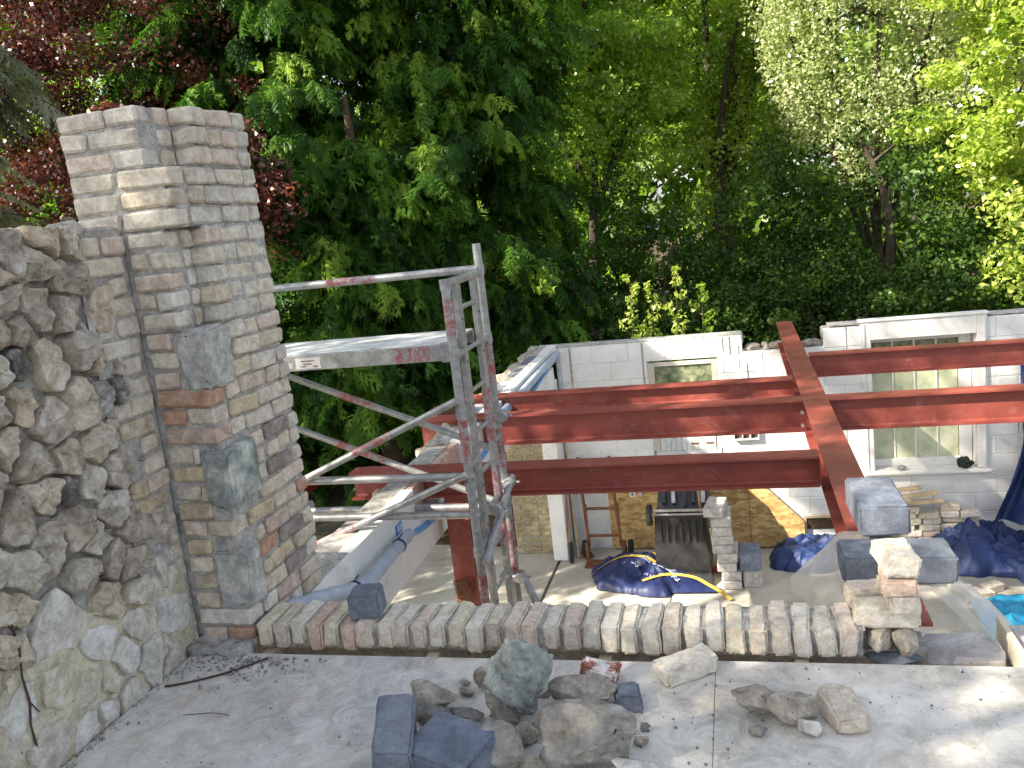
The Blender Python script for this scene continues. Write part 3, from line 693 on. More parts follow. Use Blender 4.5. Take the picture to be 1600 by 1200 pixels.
t = sbeam('X', -2.60, YBm-.105, 5.24, .15, .19, 'nearest red cross beam, left of the grey blocks, with a free left end')
q = MB(); q.span((YBm-.108, 5.17, -.16), (YBm-.098, 5.31, .0)); q.build('end_plate', M['red'], t)
t = sbeam('X', -2.45, YBm-.105, 7.44, .14, .17, 'farthest red cross beam on the left side of the room')
t = sbeam('X', YBm+.105, 4.4, 8.45, .14, .215, 'farthest red cross beam on the right, passing before the sash window')
for (x, y, z) in ((YBm-.10, 6.56, -.16), (YBm-.10, 6.56, -.06)):
    q = MB(); q.tube([(x, y-.03, z), (x, y, z)], .014, 6); q.build('bolt', M['chrome'], t)
# stanchion under the near beam
t = empty('steel_column', (-1.87, 5.24, FZ), 'dark red steel column below the near cross beam by the scaffold', 'steel column')
m_ = MB(); w, d_ = .15, .15
for (a, b) in (((-1.945, 5.17, FZ), (-1.795, 5.184, -.172)), ((-1.945, 5.296, FZ), (-1.795, 5.31, -.172)), ((-1.876, 5.184, FZ), (-1.864, 5.296, -.172))): m_.span(a, b)
m_.build('column_section', M['red'], t); q = MB(); q.span((-1.97, 5.14, FZ), (-1.77, 5.34, FZ+.015)); q.build('base_plate', M['red'], t)
# pulley like castor hanging beside the column
t = empty('pulley_wheel', (-1.89, 5.08, -.80), 'round steel pulley wheel in front of the red column', 'pulley')
m_ = MB(); m_.tube([(-1.905, 5.06, -.77), (-1.84, 5.10, -.77)], .062, 20); m_.build('wheel', M['rust'], t, 0, True)
m_ = MB(); m_.tube([(-1.912, 5.056, -.77), (-1.905, 5.06, -.77)], .035, 14); m_.build('hub', M['chrome'], t)
m_ = MB(); m_.box((-1.87, 5.10, -.83), (.09, .06, .10)); m_.build('bracket', M['rust'], t, .004)
m_ = MB(); m_.tube([(-1.87, 5.10, -.8), (-1.87, 5.10, FZ)], .012, 8); m_.build('stand', M['rust'], t)
# ================================================================== FAR WHITE WALL
YW = 10.45
fw = empty('far_wall', (.5, YW, FZ), 'white painted blockwork wall across the far side of the room', 'wall')
holes = [(-1.10, -.27, -1.46, -.33), (-1.10, -.27, -1.95, -1.46), (1.36, 2.60, -1.81, -.06)]
def topz(x):
    if x < .03: return -.075
    if x < .93: return -.27
    return -.06
bw, bh = .45, .225
blocks = []
for r_ in range(13):
    z1 = -.075-r_*bh; z0 = max(z1-bh, FZ)
    if z1-FZ < .03: break
    x = -2.22-(bw/2 if r_ % 2 else 0)
    while x < 4.6:
        segs = [(max(x, -2.22), min(x+bw, 4.6))]
        for (hx0, hx1, hz0, hz1) in holes:
            if z0 < hz1-.02 and z1 > hz0+.02:
                ns = []
                for a, b in segs:
                    if b <= hx0 or a >= hx1: ns.append((a, b))
                    else:
                        if a < hx0: ns.append((a, hx0))
                        if b > hx1: ns.append((hx1, b))
                segs = ns
        for a, b in segs:
            if b-a < .04: continue
            zt = min(z1, topz((a+b)/2))
            if zt-z0 < .03: continue
            blocks.append((a, b, z0, zt))
        x += bw
for (a, b, z0, z1) in blocks:
    q = MB(); q.span((a+.003, YW+rnd.uniform(-.003, .003), z0+.003), (b-.003, YW+.10, z1-.003)); q.build('block', M['white'], fw, .005)
# mortar behind (pieces round the openings)
m_ = MB()
for (a, b, z0, z1) in ((-2.22, -1.10, FZ, -.085), (-1.10, -.27, FZ, -1.96), (-1.10, -.27, -.32, -.085), (-.27, .02, FZ, -.085), (.02, .93, FZ, -.28), (.93, 1.36, FZ, -.07), (1.36, 2.60, FZ, -1.82), (2.60, 4.6, FZ, -.07)):
    m_.span((a, YW+.008, z0), (b, YW+.2, z1))
m_.build('joint_mortar', M['white'], fw)
m_ = MB(); m_.span((-2.4, YW+.002, -.075), (.03, YW+.2, -.055)); m_.span((.99, YW-.01, -.058), (1.33, YW+.2, -.035)); m_.span((2.66, YW+.002, -.058), (4.6, YW+.2, -.04)); m_.build('coping_render', M['mortar'], fw, .003, jitter=.006)
for i, (x, s) in enumerate(((.14, .2), (.30, .12), (.43, .24), (.62, .14), (.74, .16), (.86, .16))):
    link('broken_stone', rock_mesh((s, .14, .10), 500+i, 8, 3, .08), M['rock_brown'], fw, (x, YW+.08, -.235))
for (x, z) in ((-.02, -.12), (.97, -.12)):
    q = MB(); q.span((x-.06, YW+.01, z-.06), (x+.06, YW+.15, z+.05)); q.build('cut_block_end', M['blockside'], fw, .006)
for (x, z0, z1, w) in ((-2.04, -1.0, -.09, .022), (-.98-.17, -.9, -.09, .018), (-.12, -.30, -.09, .010), (-.20, -.26, -.09, .008), (-.02, -.5, -.2, .006), (.98+.2, -.42, -.07, .008), (.07, -.62, -.42, .012)):
    q = MB(); q.span((x-w/2, YW-.006, z0), (x+w/2, YW+.002, z1)); q.build('groove_strip', M['chrome'], fw)  # thin dark strips standing in for grooves down the wall
# small window over boarded shutters
wd = empty('small_window', (-.68, YW, -.7), 'small dark mottled window above white boarded shutters in the far wall', 'window')
fx0, fx1, fz0, fz1 = -1.075, -.285, -1.455, -.345
m_ = MB(); m_.span((fx0-.024, YW+.006, fz0), (fx0+.055, YW+.06, fz1)); m_.span((fx1-.055, YW+.006, fz0), (fx1+.014, YW+.06, fz1)); m_.span((fx0+.056, YW+.008, fz1-.05), (fx1-.056, YW+.06, fz1)); m_.span((fx0+.056, YW-.010, -1.06), (fx1-.056, YW+.06, -1.0)); m_.build('frame', M['framewood'], wd, .004)
q = MB(); q.span((fx0+.056, YW+.03, -1.0), (fx1-.056, YW+.036, fz1-.05)); q.build('pane', M['dglass'], wd)
for j in range(5):
    a = fx0+.06+j*.064; q = MB(); q.span((a, YW+.002, fz0), (a+.061, YW+.022, -1.065)); q.build('board', M['door'], wd, .002)
for j in range(5):
    a = -.695+j*.070; q = MB(); q.span((a, YW-.004, fz0), (a+.067, YW+.018, -1.065)); q.build('board', M['door'], wd, .002)
q = MB(); q.span((-.745, YW+.02, fz0), (-.70, YW+.03, -1.065)); q.build('gap_strip', M['darkwood'], wd)
q = MB(); q.box((-.86, YW-.004, -1.27), (.28, .012, .035), (0, -.9, 0)); q.build('brace', M['door'], wd)
for x in (-.60, -.42):
    q = MB(); q.box((x, YW-.008, -1.37), (.09, .006, .018)); q.build('hinge', M['rust'], wd)
q = MB(); q.span((fx0-.0, YW-.006, -1.95), (fx1, YW+.02, -1.458)); q.build('lower_panel', M['door'], wd)
# vent brick
t = empty('air_vent', (.04, YW, -1.32), 'white projecting vent block with two openings on the far wall', 'vent')
m_ = MB(); m_.span((-.14, YW-.06, -1.24), (.16, YW-.004, -1.225)); m_.span((-.14, YW-.06, -1.345), (.16, YW-.004, -1.33))
for x in (-.14, -.04, .05, .145): m_.span((x, YW-.058, -1.33), (x+.014, YW-.004, -1.24))
m_.build('vent_frame', M['whitewood'], t, .002); q = MB(); q.span((-.126, YW-.02, -1.33), (.145, YW-.012, -1.24)); q.build('vent_back', M['darkwood'], t)
# big window with architrave
bwn = empty('sash_window', (1.97, YW, -1.8), 'large white sash window with greenish panes under a broad white surround', 'window')
wx0, wx1, wz0, wz1 = 1.33, 2.635, -1.83, -.03
m_ = MB(); m_.span((wx0, YW-.035, wz0+.04), (wx0+.105, YW+.02, wz1)); m_.span((wx1-.105, YW-.035, wz0+.04), (wx1, YW+.02, wz1)); m_.span((wx0+.106, YW-.033, wz1-.21), (wx1-.106, YW+.02, wz1-.001)); m_.build('architrave', M['whitewood'], bwn, .004)
m_ = MB(); m_.span((wx0-.02, YW-.05, wz1-.0), (wx1+.02, YW+.10, wz1+.022)); m_.build('head_board', M['whitewood'], bwn, .003)
m_ = MB(); m_.span((wx0+.02, YW-.048, wz0+.04), (wx0+.045, YW-.036, wz1-.02)); m_.span((wx1-.045, YW-.048, wz0+.04), (wx1-.02, YW-.036, wz1-.02)); m_.build('moulding', M['whitewood'], bwn, .003)
m_ = MB(); m_.span((wx0+.105, YW+.02, wz0+.05), (wx0+.118, YW+.24, wz1-.2)); m_.span((wx1-.118, YW+.02, wz0+.05), (wx1-.105, YW+.24, wz1-.2)); m_.span((wx0+.118, YW+.02, wz1-.215), (wx1-.118, YW+.24, wz1-.2)); m_.build('reveal', M['whitewood'], bwn)
m_ = MB(); m_.span((wx0-.03, YW-.09, wz0), (wx1+.03, YW+.23, wz0+.035)); m_.build('sill', M['whitewood'], bwn, .005)
gx0, gx1, gz0, gz1 = wx0+.125, wx1-.125-.13, -1.70, -.30; YG = YW+.16
fr_ = MB(); fr_.span((gx0-.01, YG-.03, wz0+.036), (gx1+.0, YG+.02, gz0)); fr_.span((gx0-.01, YG-.03, gz1), (gx1, YG+.02, gz1+.05)); fr_.span((gx1, YG-.03, wz0+.036), (gx1+.13, YG+.02, gz1+.05)); sash = fr_.build('sash', M['whitewood'], bwn, .003)
cols = 4; rows = [(-1.70, -1.30), (-1.27, -.92), (-.89, -.62), (-.59, -.30)]; cw = (gx1-gx0)/cols
for ri, (a, b) in enumerate(rows):
    for ci in range(cols):
        q = MB(); q.span((gx0+ci*cw+.009, YG, a), (gx0+(ci+1)*cw-.009, YG+.005, b)); q.build('pane', M['glass'] if ri < 3 else M['dglass'], sash)
    if ri: q = MB(); q.span((gx0, YG-.012, rows[ri-1][1]), (gx1, YG+.015, a)); q.build('glazing_bar', M['whitewood'], sash)
for ci in range(1, cols):
    q = MB(); q.span((gx0+ci*cw-.008, YG-.014, gz0), (gx0+ci*cw+.008, YG+.013, gz1)); q.build('glazing_bar', M['whitewood'], sash)
o = link('stone', rock_mesh((.14, .08, .07), 61, 9, 3, .06), M['rock'], None, (1.72, YW-.02, wz0+.065)); tag(o, 'small grey brown stone on the left of the window sill', 'stone')
o = link('cloth_bundle', rock_mesh((.19, .12, .16), 62, 6, 4, .10), M['darkcloth'], None, (2.40, YW-.01, wz0+.105)); tag(o, 'dark green bundle on the right end of the window sill', 'bundle')
# OSB sheets at the foot of the wall
def plate(name, pts, y, th, mat, label, cat):
    m_ = MB(); n = len(pts); m_.v = [Vector((x, y, z)) for x, z in pts]+[Vector((x, y+th, z)) for x, z in pts]
    m_.f = [list(range(n))[::-1], list(range(n, 2*n))]+[[i, (i+1) % n, n+(i+1) % n, n+i] for i in range(n)]
    o = m_.build(name, mat, None); return tag(o, label, cat)
o1 = plate('osb_board', [(-1.72, FZ+.02), (.30, FZ+.02), (.30, -2.05), (-.02, -1.70), (-1.72, -1.70)], YW-.055, .012, M['osb'], 'large strand board sheet leaning on the far wall behind the black bin', 'board')
o2 = plate('osb_board', [(.0, -1.73), (.62, -2.38), (.62, FZ+.06), (.34, FZ+.02), (.0, FZ+.02)], YW-.075, .012, M['osb'], 'sloping cut strand board in front of the wall beside the blue tarpaulin', 'board')
t = empty('wall_socket', (-1.39, YW-.07, -1.98), 'small white socket plate on the strand board', 'socket')
q = MB(); q.box((-1.41, YW-.062, -1.98), (.075, .012, .075)); q.build('plate', M['whitewood'], t, .002); q = MB(); q.box((-1.31, YW-.062, -1.985), (.05, .02, .05)); q.build('switch_box', M['chrome'], t, .002)
q = MB(); q.box((-1.412, YW-.07, -1.98), (.022, .004, .03)); q.build('switch', M['darkcloth'], t)
# ================================================================== LEFT WALL OF THE ROOM
lw = empty('left_wall', (-2.1, 6.8, 0), 'white plastered left wall over a wide opening, blue pipe along it', 'wall')
def wallx(y): return -1.99-(y-3.1)*(.21/7.35)
def skew(name, y0, y1, zlo, zhi, dx0, dx1, mat, n=14, jit=0, bev=False):
    V = []; F = []
    for i in range(n+1):
        y = y0+(y1-y0)*i/n; x = wallx(y)
        for (a, b) in ((dx0, zlo), (dx1, zlo), (dx1, zhi), (dx0, zhi)):
            p = Vector((x+a, y, b)); p += noise.noise_vector(p*6)*jit; V.append(tuple(p))
    for i in range(n):
        for k in range(4): a = i*4+k; b = i*4+(k+1) % 4; F.append([a, b, b+4, a+4])
    F.append([3, 2, 1, 0]); e = n*4; F.append([e, e+1, e+2, e+3])
    me = bpy.data.meshes.new(name); me.from_pydata(V, [], F)
    bm = bmesh.new(); bm.from_mesh(me); bmesh.ops.recalc_face_normals(bm, faces=bm.faces); bm.to_mesh(me); bm.free()
    return link(name, me, mat, lw)
skew('ledge', 3.09, 3.86, -.30, 0, -.24, 0, M['mortar'], 10, .006)
skew('plaster_face', 3.12, 3.87, -.31, -.004, .001, .012, M['whiteband'], 10, .002)
skew('inner_leaf', 3.861, 4.95, -.30, -.035, -.10, -.02, M['whiteband'])
skew('wall_top', 3.861, 6.0, -.30, -.045, -.26, -.101, M['mortar_dark'], 16, .008)
skew('bare_brick', 4.951, 6.1, -.30, -.05, -.10, -.05, M['pinkbrick'])
skew('lintel_band', 3.60, 9.92, -.455, -.215, -.22, .035, M['whiteband'], 20, .003)
skew('inner_leaf', 6.101, 10.44, -.214, -.03, -.11, 0, M['whiteband'], 16, .002)
skew('wall_top', 6.11, 10.6, -.214, -.05, -.24, -.111, M['mortar'], 18, .008)
for i in range(22):
    y = 5.9+i*.21+rnd.uniform(-.03, .03); z = -.02; 
    o = link('edge_stone', rock_mesh((rnd.uniform(.12, .2), .2, .12), 600+i, 8, 3, .07), M['rock_brown'], lw, (wallx(y)-.27, y, -.08+rnd.uniform(-.02, .02)))
for y in (7.0, 7.9, 8.8, 9.5):
    q = MB(); q.box((wallx(y)-.15, y, -.045), (.10, .42, .03)); q.build('slate', M['block'], lw, .004, jitter=.004)
for (y, s) in ((5.35, .2), (6.85, .24)):
    link('pad_stone', rock_mesh((.24, s, .13), int(y*10), 8, 3, .06, .6, .8), M['rock_brown'], lw, (wallx(y)-.30, y-.12, -.16))
# brick pier + dark boards left of the far corner
for r_ in range(30):
    z = FZ+(r_+.5)*.075
    if z > -.47: break
    x = -2.95; seq = (.225, .11, .19) if r_ % 2 else (.11, .225, .19)
    for L in seq:
        brick(lw, (x+L/2, 10.33, z), (round(L-.01, 2), .10, .066), M['pierbrick'], worn=.003); x += L
q = MB(); q.span((-2.95, 10.29, FZ), (-2.43, 10.55, -.46)); q.build('pier_mortar', M['mortar_dark'], lw)
q = MB(); q.span((-2.424, 10.05, FZ), (-2.23, 10.449, -.46)); q.build('pier_plaster', M['whiteband'], lw, .01, jitter=.006)
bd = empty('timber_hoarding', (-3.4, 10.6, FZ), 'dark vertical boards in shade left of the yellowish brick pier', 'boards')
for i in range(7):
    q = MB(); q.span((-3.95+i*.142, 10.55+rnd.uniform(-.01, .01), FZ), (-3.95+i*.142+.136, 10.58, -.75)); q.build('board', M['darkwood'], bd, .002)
# pipe along the wall
pp = empty('water_pipe', (-1.95, 4.8, -.2), 'blue water pipe with grey lagged end along the white left wall', 'pipe')
a = [at(520, 945, z=-.02), at(545, 905, z=-.05), at(556, 890, z=-.07), at(590, 868, z=-.13), at(612, 850, x=-1.93), at(640, 842, x=-1.95)]
lag = [Vector((-1.975, 3.16, .03)), Vector((-1.93, 3.40, -.03)), Vector((-1.90, 3.62, -.10)), Vector((-1.915, 3.86, -.16)), Vector((-1.945, 4.1, -.18)), Vector((-1.965, 4.36, -.19)), Vector((-1.985, 4.62, -.20))]
def smoothpts(P, n=6):
    out = []
    for i in range(len(P)-1):
        p0, p1, p2, p3 = P[max(i-1, 0)], P[i], P[i+1], P[min(i+2, len(P)-1)]
        for k in range(n):
            t = k/n; out.append(.5*((2*p1)+(p2-p0)*t+(2*p0-5*p1+4*p2-p3)*t*t+(3*p1-p0-3*p2+p3)*t**3))
    out.append(P[-1]); return out
P = smoothpts(lag); m_ = MB(); m_.tube(P, [.036+.003*math.sin(i*1.7) for i in range(len(P))], 12); m_.build('lagging', M['lagging'], pp, 0, True)
bp = [Vector((-1.985, 4.60, -.20))]+[Vector((wallx(y)+.052, y, -.255+.015*math.sin(y*2)+(.0 if y < 7 else (y-7)*.04))) for y in (4.9, 5.4, 6, 6.8, 7.6, 8.6, 9.5)]
m_ = MB(); m_.tube(smoothpts(bp, 4), .019, 10); m_.build('pipe_run', M['bluepipe'], pp, 0, True)
m_ = MB(); m_.tube([(wallx(6.9)+.05, 6.9, -.10), (wallx(10.2)+.05, 10.2, -.10)], .042, 10); m_.tube([(wallx(10.2)+.05, 10.2, -.10), (wallx(10.25)+.05, 10.25, -.55)], .03, 8); m_.build('drain_pipe', M['lagging'], pp, 0, True)
for i, k in enumerate((13, 31)):
    p = P[k]; m_ = MB(); m_.tube([p+Vector((0, -.008, 0)), p+Vector((0, .008, 0))], .043, 12); m_.tube([p+Vector((.0, 0, .04)), p+Vector((.03, 0, .075))], .004, 5); m_.build('cable_tie', M['tarp'], pp)
t = empty('wall_tag', (-2.0, 4.55, -.14), 'small blue tag with white marks on the white wall by the pipe', 'tag')
q = MB(); q.box((wallx(4.62)-.016, 4.62, -.165), (.006, .10, .06)); q.build('plate', M['bluepipe'], t); q = MB(); q.box((wallx(4.62)-.011, 4.60, -.165), (.004, .02, .034)); q.box((wallx(4.62)-.011, 4.64, -.158), (.004, .025, .012)); q.box((wallx(4.62)-.011, 4.64, -.176), (.004, .025, .01)); q.build('mark', M['whitewood'], t)
# ================================================================== SCAFFOLD TOWER
sc = empty('scaffold_tower', (-2.3, 4.6, FZ), 'worn grey and red aluminium scaffold tower straddling the left wall', 'scaffold')
TX = -1.455; TX2 = -3.32; YA, YC = 4.30, 4.95
def tubes(name, segs, mat=None, r=.0255, red=()):
    """red: list of (seg index, t0, t1) painted parts"""
    m_ = MB()
    for a, b in segs: m_.tube([a, b], r, 14)
    o = m_.build(name, mat or M['alu'], sc, 0, True)
    for (i, t0, t1) in red:
        a, b = Vector(segs[i][0]), Vector(segs[i][1]); m2 = MB(); m2.tube([a+(b-a)*t0, a+(b-a)*t1], r+.0012, 14, False); m2.build('red_band', M['alured'], o, 0, True)
    return o
def lean(x, y, z0, z1): return [(x, y, z0), (x, y, z1)]
def post(x, y, ztop, red):
    z0 = FZ; return tubes('post', [lean(x, y, z0, ztop)], red=[(0, (a-z0)/(ztop-z0), (b-z0)/(ztop-z0)) for a, b in red])
for (x) in (TX, TX2):
    post(x, YA, 1.31, ((1.02, 1.22), (.32, .56), (-.95, -.32), (-2.2, -1.6)))
    post(x, YC, 1.46, ((.62, .86), (.10, .35), (-.60, -.25)))
    # collars
    for y, zs in ((YA, (1.285, .925, .60, .19, -.19, -.6)), (YC, (1.31, .90, .45, .02, -.12))):
        m_ = MB()
        for z in zs: m_.tube([(x, y, z-.028), (x, y, z+.028)], .031, 14)
        m_.build('collar', M['alu'], sc, 0, True)
    # ladder stiles between the posts and rungs
    for yy, zlo, zhi in ((YA+.17, -2.6, 1.29), (YC-.15, -2.6, 1.31)):
        m_ = MB(); m_.span((x-.016, yy-.032, zlo), (x+.016, yy+.032, zhi)); o = m_.build('ladder_stile', M['alu'], sc, .003)
        if yy > 4.6:
            m2 = MB(); m2.span((x-.0175, yy-.0335, -.35), (x+.0175, yy+.0335, .12)); m2.span((x-.0175, yy-.0335, .30), (x+.0175, yy+.0335, .62)); m2.build('red_band', M['alured'], o)
        m2 = MB()
        for z in np.arange(-2.3, 1.2, .235): m2.box((x+.0165, yy, z+.09), (.002, .014, .014))
        tag(m2.build('stile_holes', M['rubber'], o, whole=True), kind='stuff')
    z = 1.14
    while z > -2.6:
        tubes('rung', [((x, YA+.17, z), (x, YC-.15, z))], r=.013); z -= .235
    for z in (1.29, .905, .30, -.19, -.95): tubes('transom', [((x, YA, z), (x, YC, z))] if z > 1.2 else [((x, YA, z), (x, YA+.17, z)), ((x, YC-.15, z), (x, YC, z))], r=.0225)
tubes('guard_rail', [((TX, YC-.02, 1.315), (TX2, YC-.02, 1.315))], r=.0235, red=[(0, .36, .52)])
tubes('horizontal_rail', [((TX+.03, YA+.0, .245), (TX2, YA+.0, .255))], r=.0225)
tubes('horizontal_rail', [((TX+.03, YA+.0, .025), (TX2, YA+.0, .035))], r=.0215)
tubes('horizontal_rail', [((TX+.0, YC, -.16), (TX2, YC, -.16))], r=.0225)
def inplane(px, py, y): return at(px, py, y=y)
def extend(a, b, x): t = (x-a.x)/(b.x-a.x); return a+(b-a)*t
a, b = inplane(456, 590, YC-.04), inplane(705, 678, YC-.04); tubes('brace', [(extend(a, b, TX2), extend(a, b, TX))], r=.0205, red=[(0, .45, .60)])
a, b = inplane(470, 672, YC-.04), inplane(690, 752, YC-.04); tubes('brace', [(extend(a, b, TX2), extend(a, b, TX))], r=.0205, red=[(0, .42, .60)])
a, b = inplane(482, 746, YA-.045), inplane(718, 624, YA-.045); tubes('brace', [(extend(a, b, TX2), extend(a, b, TX))], r=.0205, red=[(0, .66, .79)])
a, b = inplane(500, 849, YA-.045), inplane(715, 748, YA-.045); tubes('brace', [(extend(a, b, TX2), extend(a, b, TX))], r=.0205, red=[(0, .49, .63)])
# coupled extra tube between the posts
tubes('coupled_tube', [((TX+.045, YA-.05, -.24), (TX+.045, YC+.03, .02))], r=.022)
m_ = MB()
for (y, z) in ((YA+.30, -.05), (YC-.02, .0), (YC-.02, .42), (YC-.02, -.62)): m_.box((TX+.02, y, z), (.085, .05, .055), (.4, 0, 0)); m_.tube([(TX+.04, y-.035, z), (TX+.04, y+.035, z)], .035, 12); m_.tube([(TX+.08, y, z), (TX+.105, y, z)], .010, 6)
m_.build('coupler', M['alu'], sc, .004, True)
tubes('outrigger', [((TX+.05, YC-.02, -.60), (TX+.28, YC-.16, -1.05))], r=.024)
# platform
pf = empty('scaffold_platform', (-2.4, 4.63, .93), 'splashed plywood platform with grey side rails resting in the scaffold', 'platform')
q = MB(); q.span((TX2, 4.375, .958), (TX-.07, 4.90, .970)); q.build('plywood', M['plat'], pf, .002)
q = MB(); q.span((TX2, 4.35, .878), (TX-.07, 4.374, .966)); sr_ = q.build('side_rail', M['alu'], pf, .003)
q = MB(); q.span((TX2, 4.901, .885), (TX-.07, 4.925, .966)); q.build('side_rail', M['alu'], pf, .003)
q = MB(); q.span((TX-.35, 4.3485, .884), (TX-.155, 4.3497, .962)); q.build('red_band', M['alured'], sr_)
q = MB(); q.span((-2.405, 4.3485, .888), (-2.255, 4.3497, .950)); st = q.build('sticker', M['whitewood'], sr_)
q = MB(); q.span((-2.555, 4.3485, .893), (-2.425, 4.3497, .925)); q.build('name_plate', M['plat'], sr_)
def text(s, size, mat, name, parent=None, fn=None, M4=None):
    cu = bpy.data.curves.new('t', 'FONT'); cu.body = s; cu.size = size; cu.extrude = 0; ob = bpy.data.objects.new('t', cu); COL.objects.link(ob)
    bpy.context.view_layer.update(); me = bpy.data.meshes.new_from_object(ob); bpy.data.objects.remove(ob)
    me.materials.clear(); me.materials.append(mat)
    for v in me.vertices: v.co = fn(v.co) if fn else M4 @ v.co
    me.update(); return link(name, me, None, parent)
q = MB()
for i, (x0, w, z) in enumerate(((-2.37, .08, .932), (-2.36, .05, .915), (-2.38, .035, .902), (-2.30, .03, .90))): q.span((x0, 4.3475, z-.004), (x0+w, 4.3484, z+.004))
q.build('print_mark', M['alured'], sr_)
for z in (.932,):
    q = MB(); q.span((TX-.09, 4.345, .87), (TX-.03, 4.38, .975)); q.build('hook', M['alu'], pf, .003)
# ================================================================== THINGS ON THE LOWER FLOOR
# bulk bag
def bagh(x, y):   # local coordinates, metres
    r = (abs(x/.66)**2.4+abs(y/.46)**2.4)
    env = max(0, 1-r)
    p = Vector((x*2.2+3, y*2.6+1, 4)); wv = noise.noise_vector(p*.7)
    return .29*env**.5*(.22+.38*ridged(p+wv*.6, 4)+.38*crease(p*1.1+wv*.5))*(1-.35*x)
BC = Vector((-1.22, 9.55, FZ+.01)); BR = -.22
def bagmesh():
    n = 70; V = []; F = []
    for j in range(n):
        for i in range(n):
            u, v = i/(n-1)*2-1, j/(n-1)*2-1; a = math.atan2(v, u); r = max(abs(u), abs(v)); k = 1+.26*noise.noise(Vector((math.cos(a)*1.8, math.sin(a)*1.8, 3)))+.10*noise.noise(Vector((math.cos(a)*5, math.sin(a)*5, 3)))
            c_, s_ = math.cos(a), math.sin(a); q_ = (abs(c_/.66)**2.4+abs(s_/.46)**2.4)**(-1/2.4)
            x, y = c_*r*q_*k, s_*r*q_*k; V.append((x, y, bagh(x/k, y/k)+.004+.01*abs(noise.noise(Vector((x*9, y*9, 2))))))
    for j in range(n-1):
        for i in range(n-1): a = j*n+i; F.append([a, a+1, a+n+1, a+n])
    me = bpy.data.meshes.new('bag_body'); me.from_pydata(V, [], F); me.shade_smooth(); me.set_sharp_from_angle(angle=math.radians(35)); return me
bag = empty('bulk_bag', BC, 'collapsed navy bulk bag with yellow straps and white print on the floor', 'bag', rz=BR)
RB = Matrix.Rotation(BR, 4, 'Z')
def inbag(name, me, mat): o = bpy.data.objects.new(name, me); COL.objects.link(o); o.parent = bag; (me.materials.append(mat) if not me.materials else None); return o
inbag('bag_body', bagmesh(), M['bag'])
# an upright flap on the far side and a pointed tail to the right
def flap(u, v): x = .05+u*.55; return Vector((x, .36+.05*math.sin(u*9)-.10*v, .02+v*(.22+.10*math.sin(u*5+1))+.03*noise.noise(Vector((u*5, v*4, 1)))))
me = grid_mesh(24, 12, flap); inbag('flap', me, M['bag'])
def tail(u, v): x = .42+u*.52; w = .26*(1-u)**.8+.01; y = -.10-.10*u+(v-.5)*2*w; return Vector((x, y, .01+.09*(1-u)*(1-(2*v-1)**2)+.02*abs(noise.noise(Vector((x*8, y*8, 0))))))
me = grid_mesh(24, 16, tail); inbag('flap', me, M['bag'])
def strap(pts, lift=.008, w=.045, name='strap'):
    P_ = smoothpts([Vector(p) for p in pts], 5); m_ = MB()
    m_.strip(P_, w, (.3, 1, .1)); me = m_.mesh('strap'); inbag(name, me, M['strap'])
def onb(x, y, l=.012): return (x, y, bagh(x, y)+l)
strap([onb(-.60, -.22), onb(-.45, -.05), onb(-.25, .04), onb(-.02, .06), onb(.15, .08), (.27, .12, .27), (.38, .22, .34), (.46, .27, .31), (.40, .22, .24), (.26, .16, .22)])
strap([(.30, .25, .20), (.33, .38, .30), (.40, .55, .50)], w=.06)
strap([onb(-.02, .33), onb(.15, .34), (.28, .34, .24)])
strap([onb(.08, -.36), onb(.25, -.22), (.42, -.12, .12), (.62, -.12, .10), (.78, -.18, .06), (.93, -.26, .03), (1.08, -.40, .015)], w=.05)
strap([(.30, .33, .22), (.32, .20, .26), (.40, .10, .22), (.48, .14, .30), (.40, .28, .30)], w=.018)
for s, x, y, sz, an in (('59', .12, -.12, .13, -.35), ('66', .36, -.22, .10, -.5), ('SOIL', -.16, -.02, .13, -.15), ('LBS', .10, .0, .12, -.25), ('31', -.30, -.12, .10, -.2), ('50', -.14, -.10, .10, -.5), ('0.5K', .05, -.26, .09, -.3)):
    def fn(co, x=x, y=y, an=an): X = x+co.x*math.cos(an)-co.y*math.sin(an); Y = y+co.x*math.sin(an)+co.y*math.cos(an); return Vector((X, Y, bagh(X, Y)+.018))
    if s in ('SOIL', 'LBS'): continue
    o = text(s, sz, M['script'], 'print', None, fn); o.parent = bag; o.location = (0, 0, 0)
m_ = MB()
for i in range(16):     # worn, unreadable print
    x = .0+i*.027; y = .02-.012*i+.012*((i*7) % 3); a = rnd.uniform(-.9, .9); dx, dy = math.cos(a)*.03, math.sin(a)*.03
    m_.strip([Vector(onb(x-dx, y-dy, .02)), Vector(onb(x+dx, y+dy, .02))], .012, (.2, 1, 0), .002)
me = m_.mesh('print'); tag(inbag('print', me, M['script']), kind='stuff')
# wheelie bin, upside down with axle high
wb = empty('wheeled_bin', (-.78, 9.75, FZ), 'black wheeled bin standing on its lid end, wheels uppermost, by the strand board', 'bin')
def frustum(x0, x1, y0, y1, z0, X0, X1, Y0, Y1, Z1):
    m_ = MB(); m_.v = [Vector(p) for p in ((x0, y0, z0), (x1, y0, z0), (x1, y1, z0), (x0, y1, z0), (X0, Y0, Z1), (X1, Y0, Z1), (X1, Y1, Z1), (X0, Y1, Z1))]
    m_.f = [[3, 2, 1, 0], [4, 5, 6, 7], [0, 1, 5, 4], [1, 2, 6, 5], [2, 3, 7, 6], [3, 0, 4, 7]]; return m_
frustum(-1.10, -.46, 9.45, 10.05, FZ+.03, -1.06, -.50, 9.50, 9.98, FZ+.78).build('body', M['black'], wb, .012)
frustum(-1.04, -.44, 9.56, 10.1, FZ+.80, -1.0, -.46, 9.86, 10.15, FZ+1.22).build('base_section', M['black'], wb, .012)
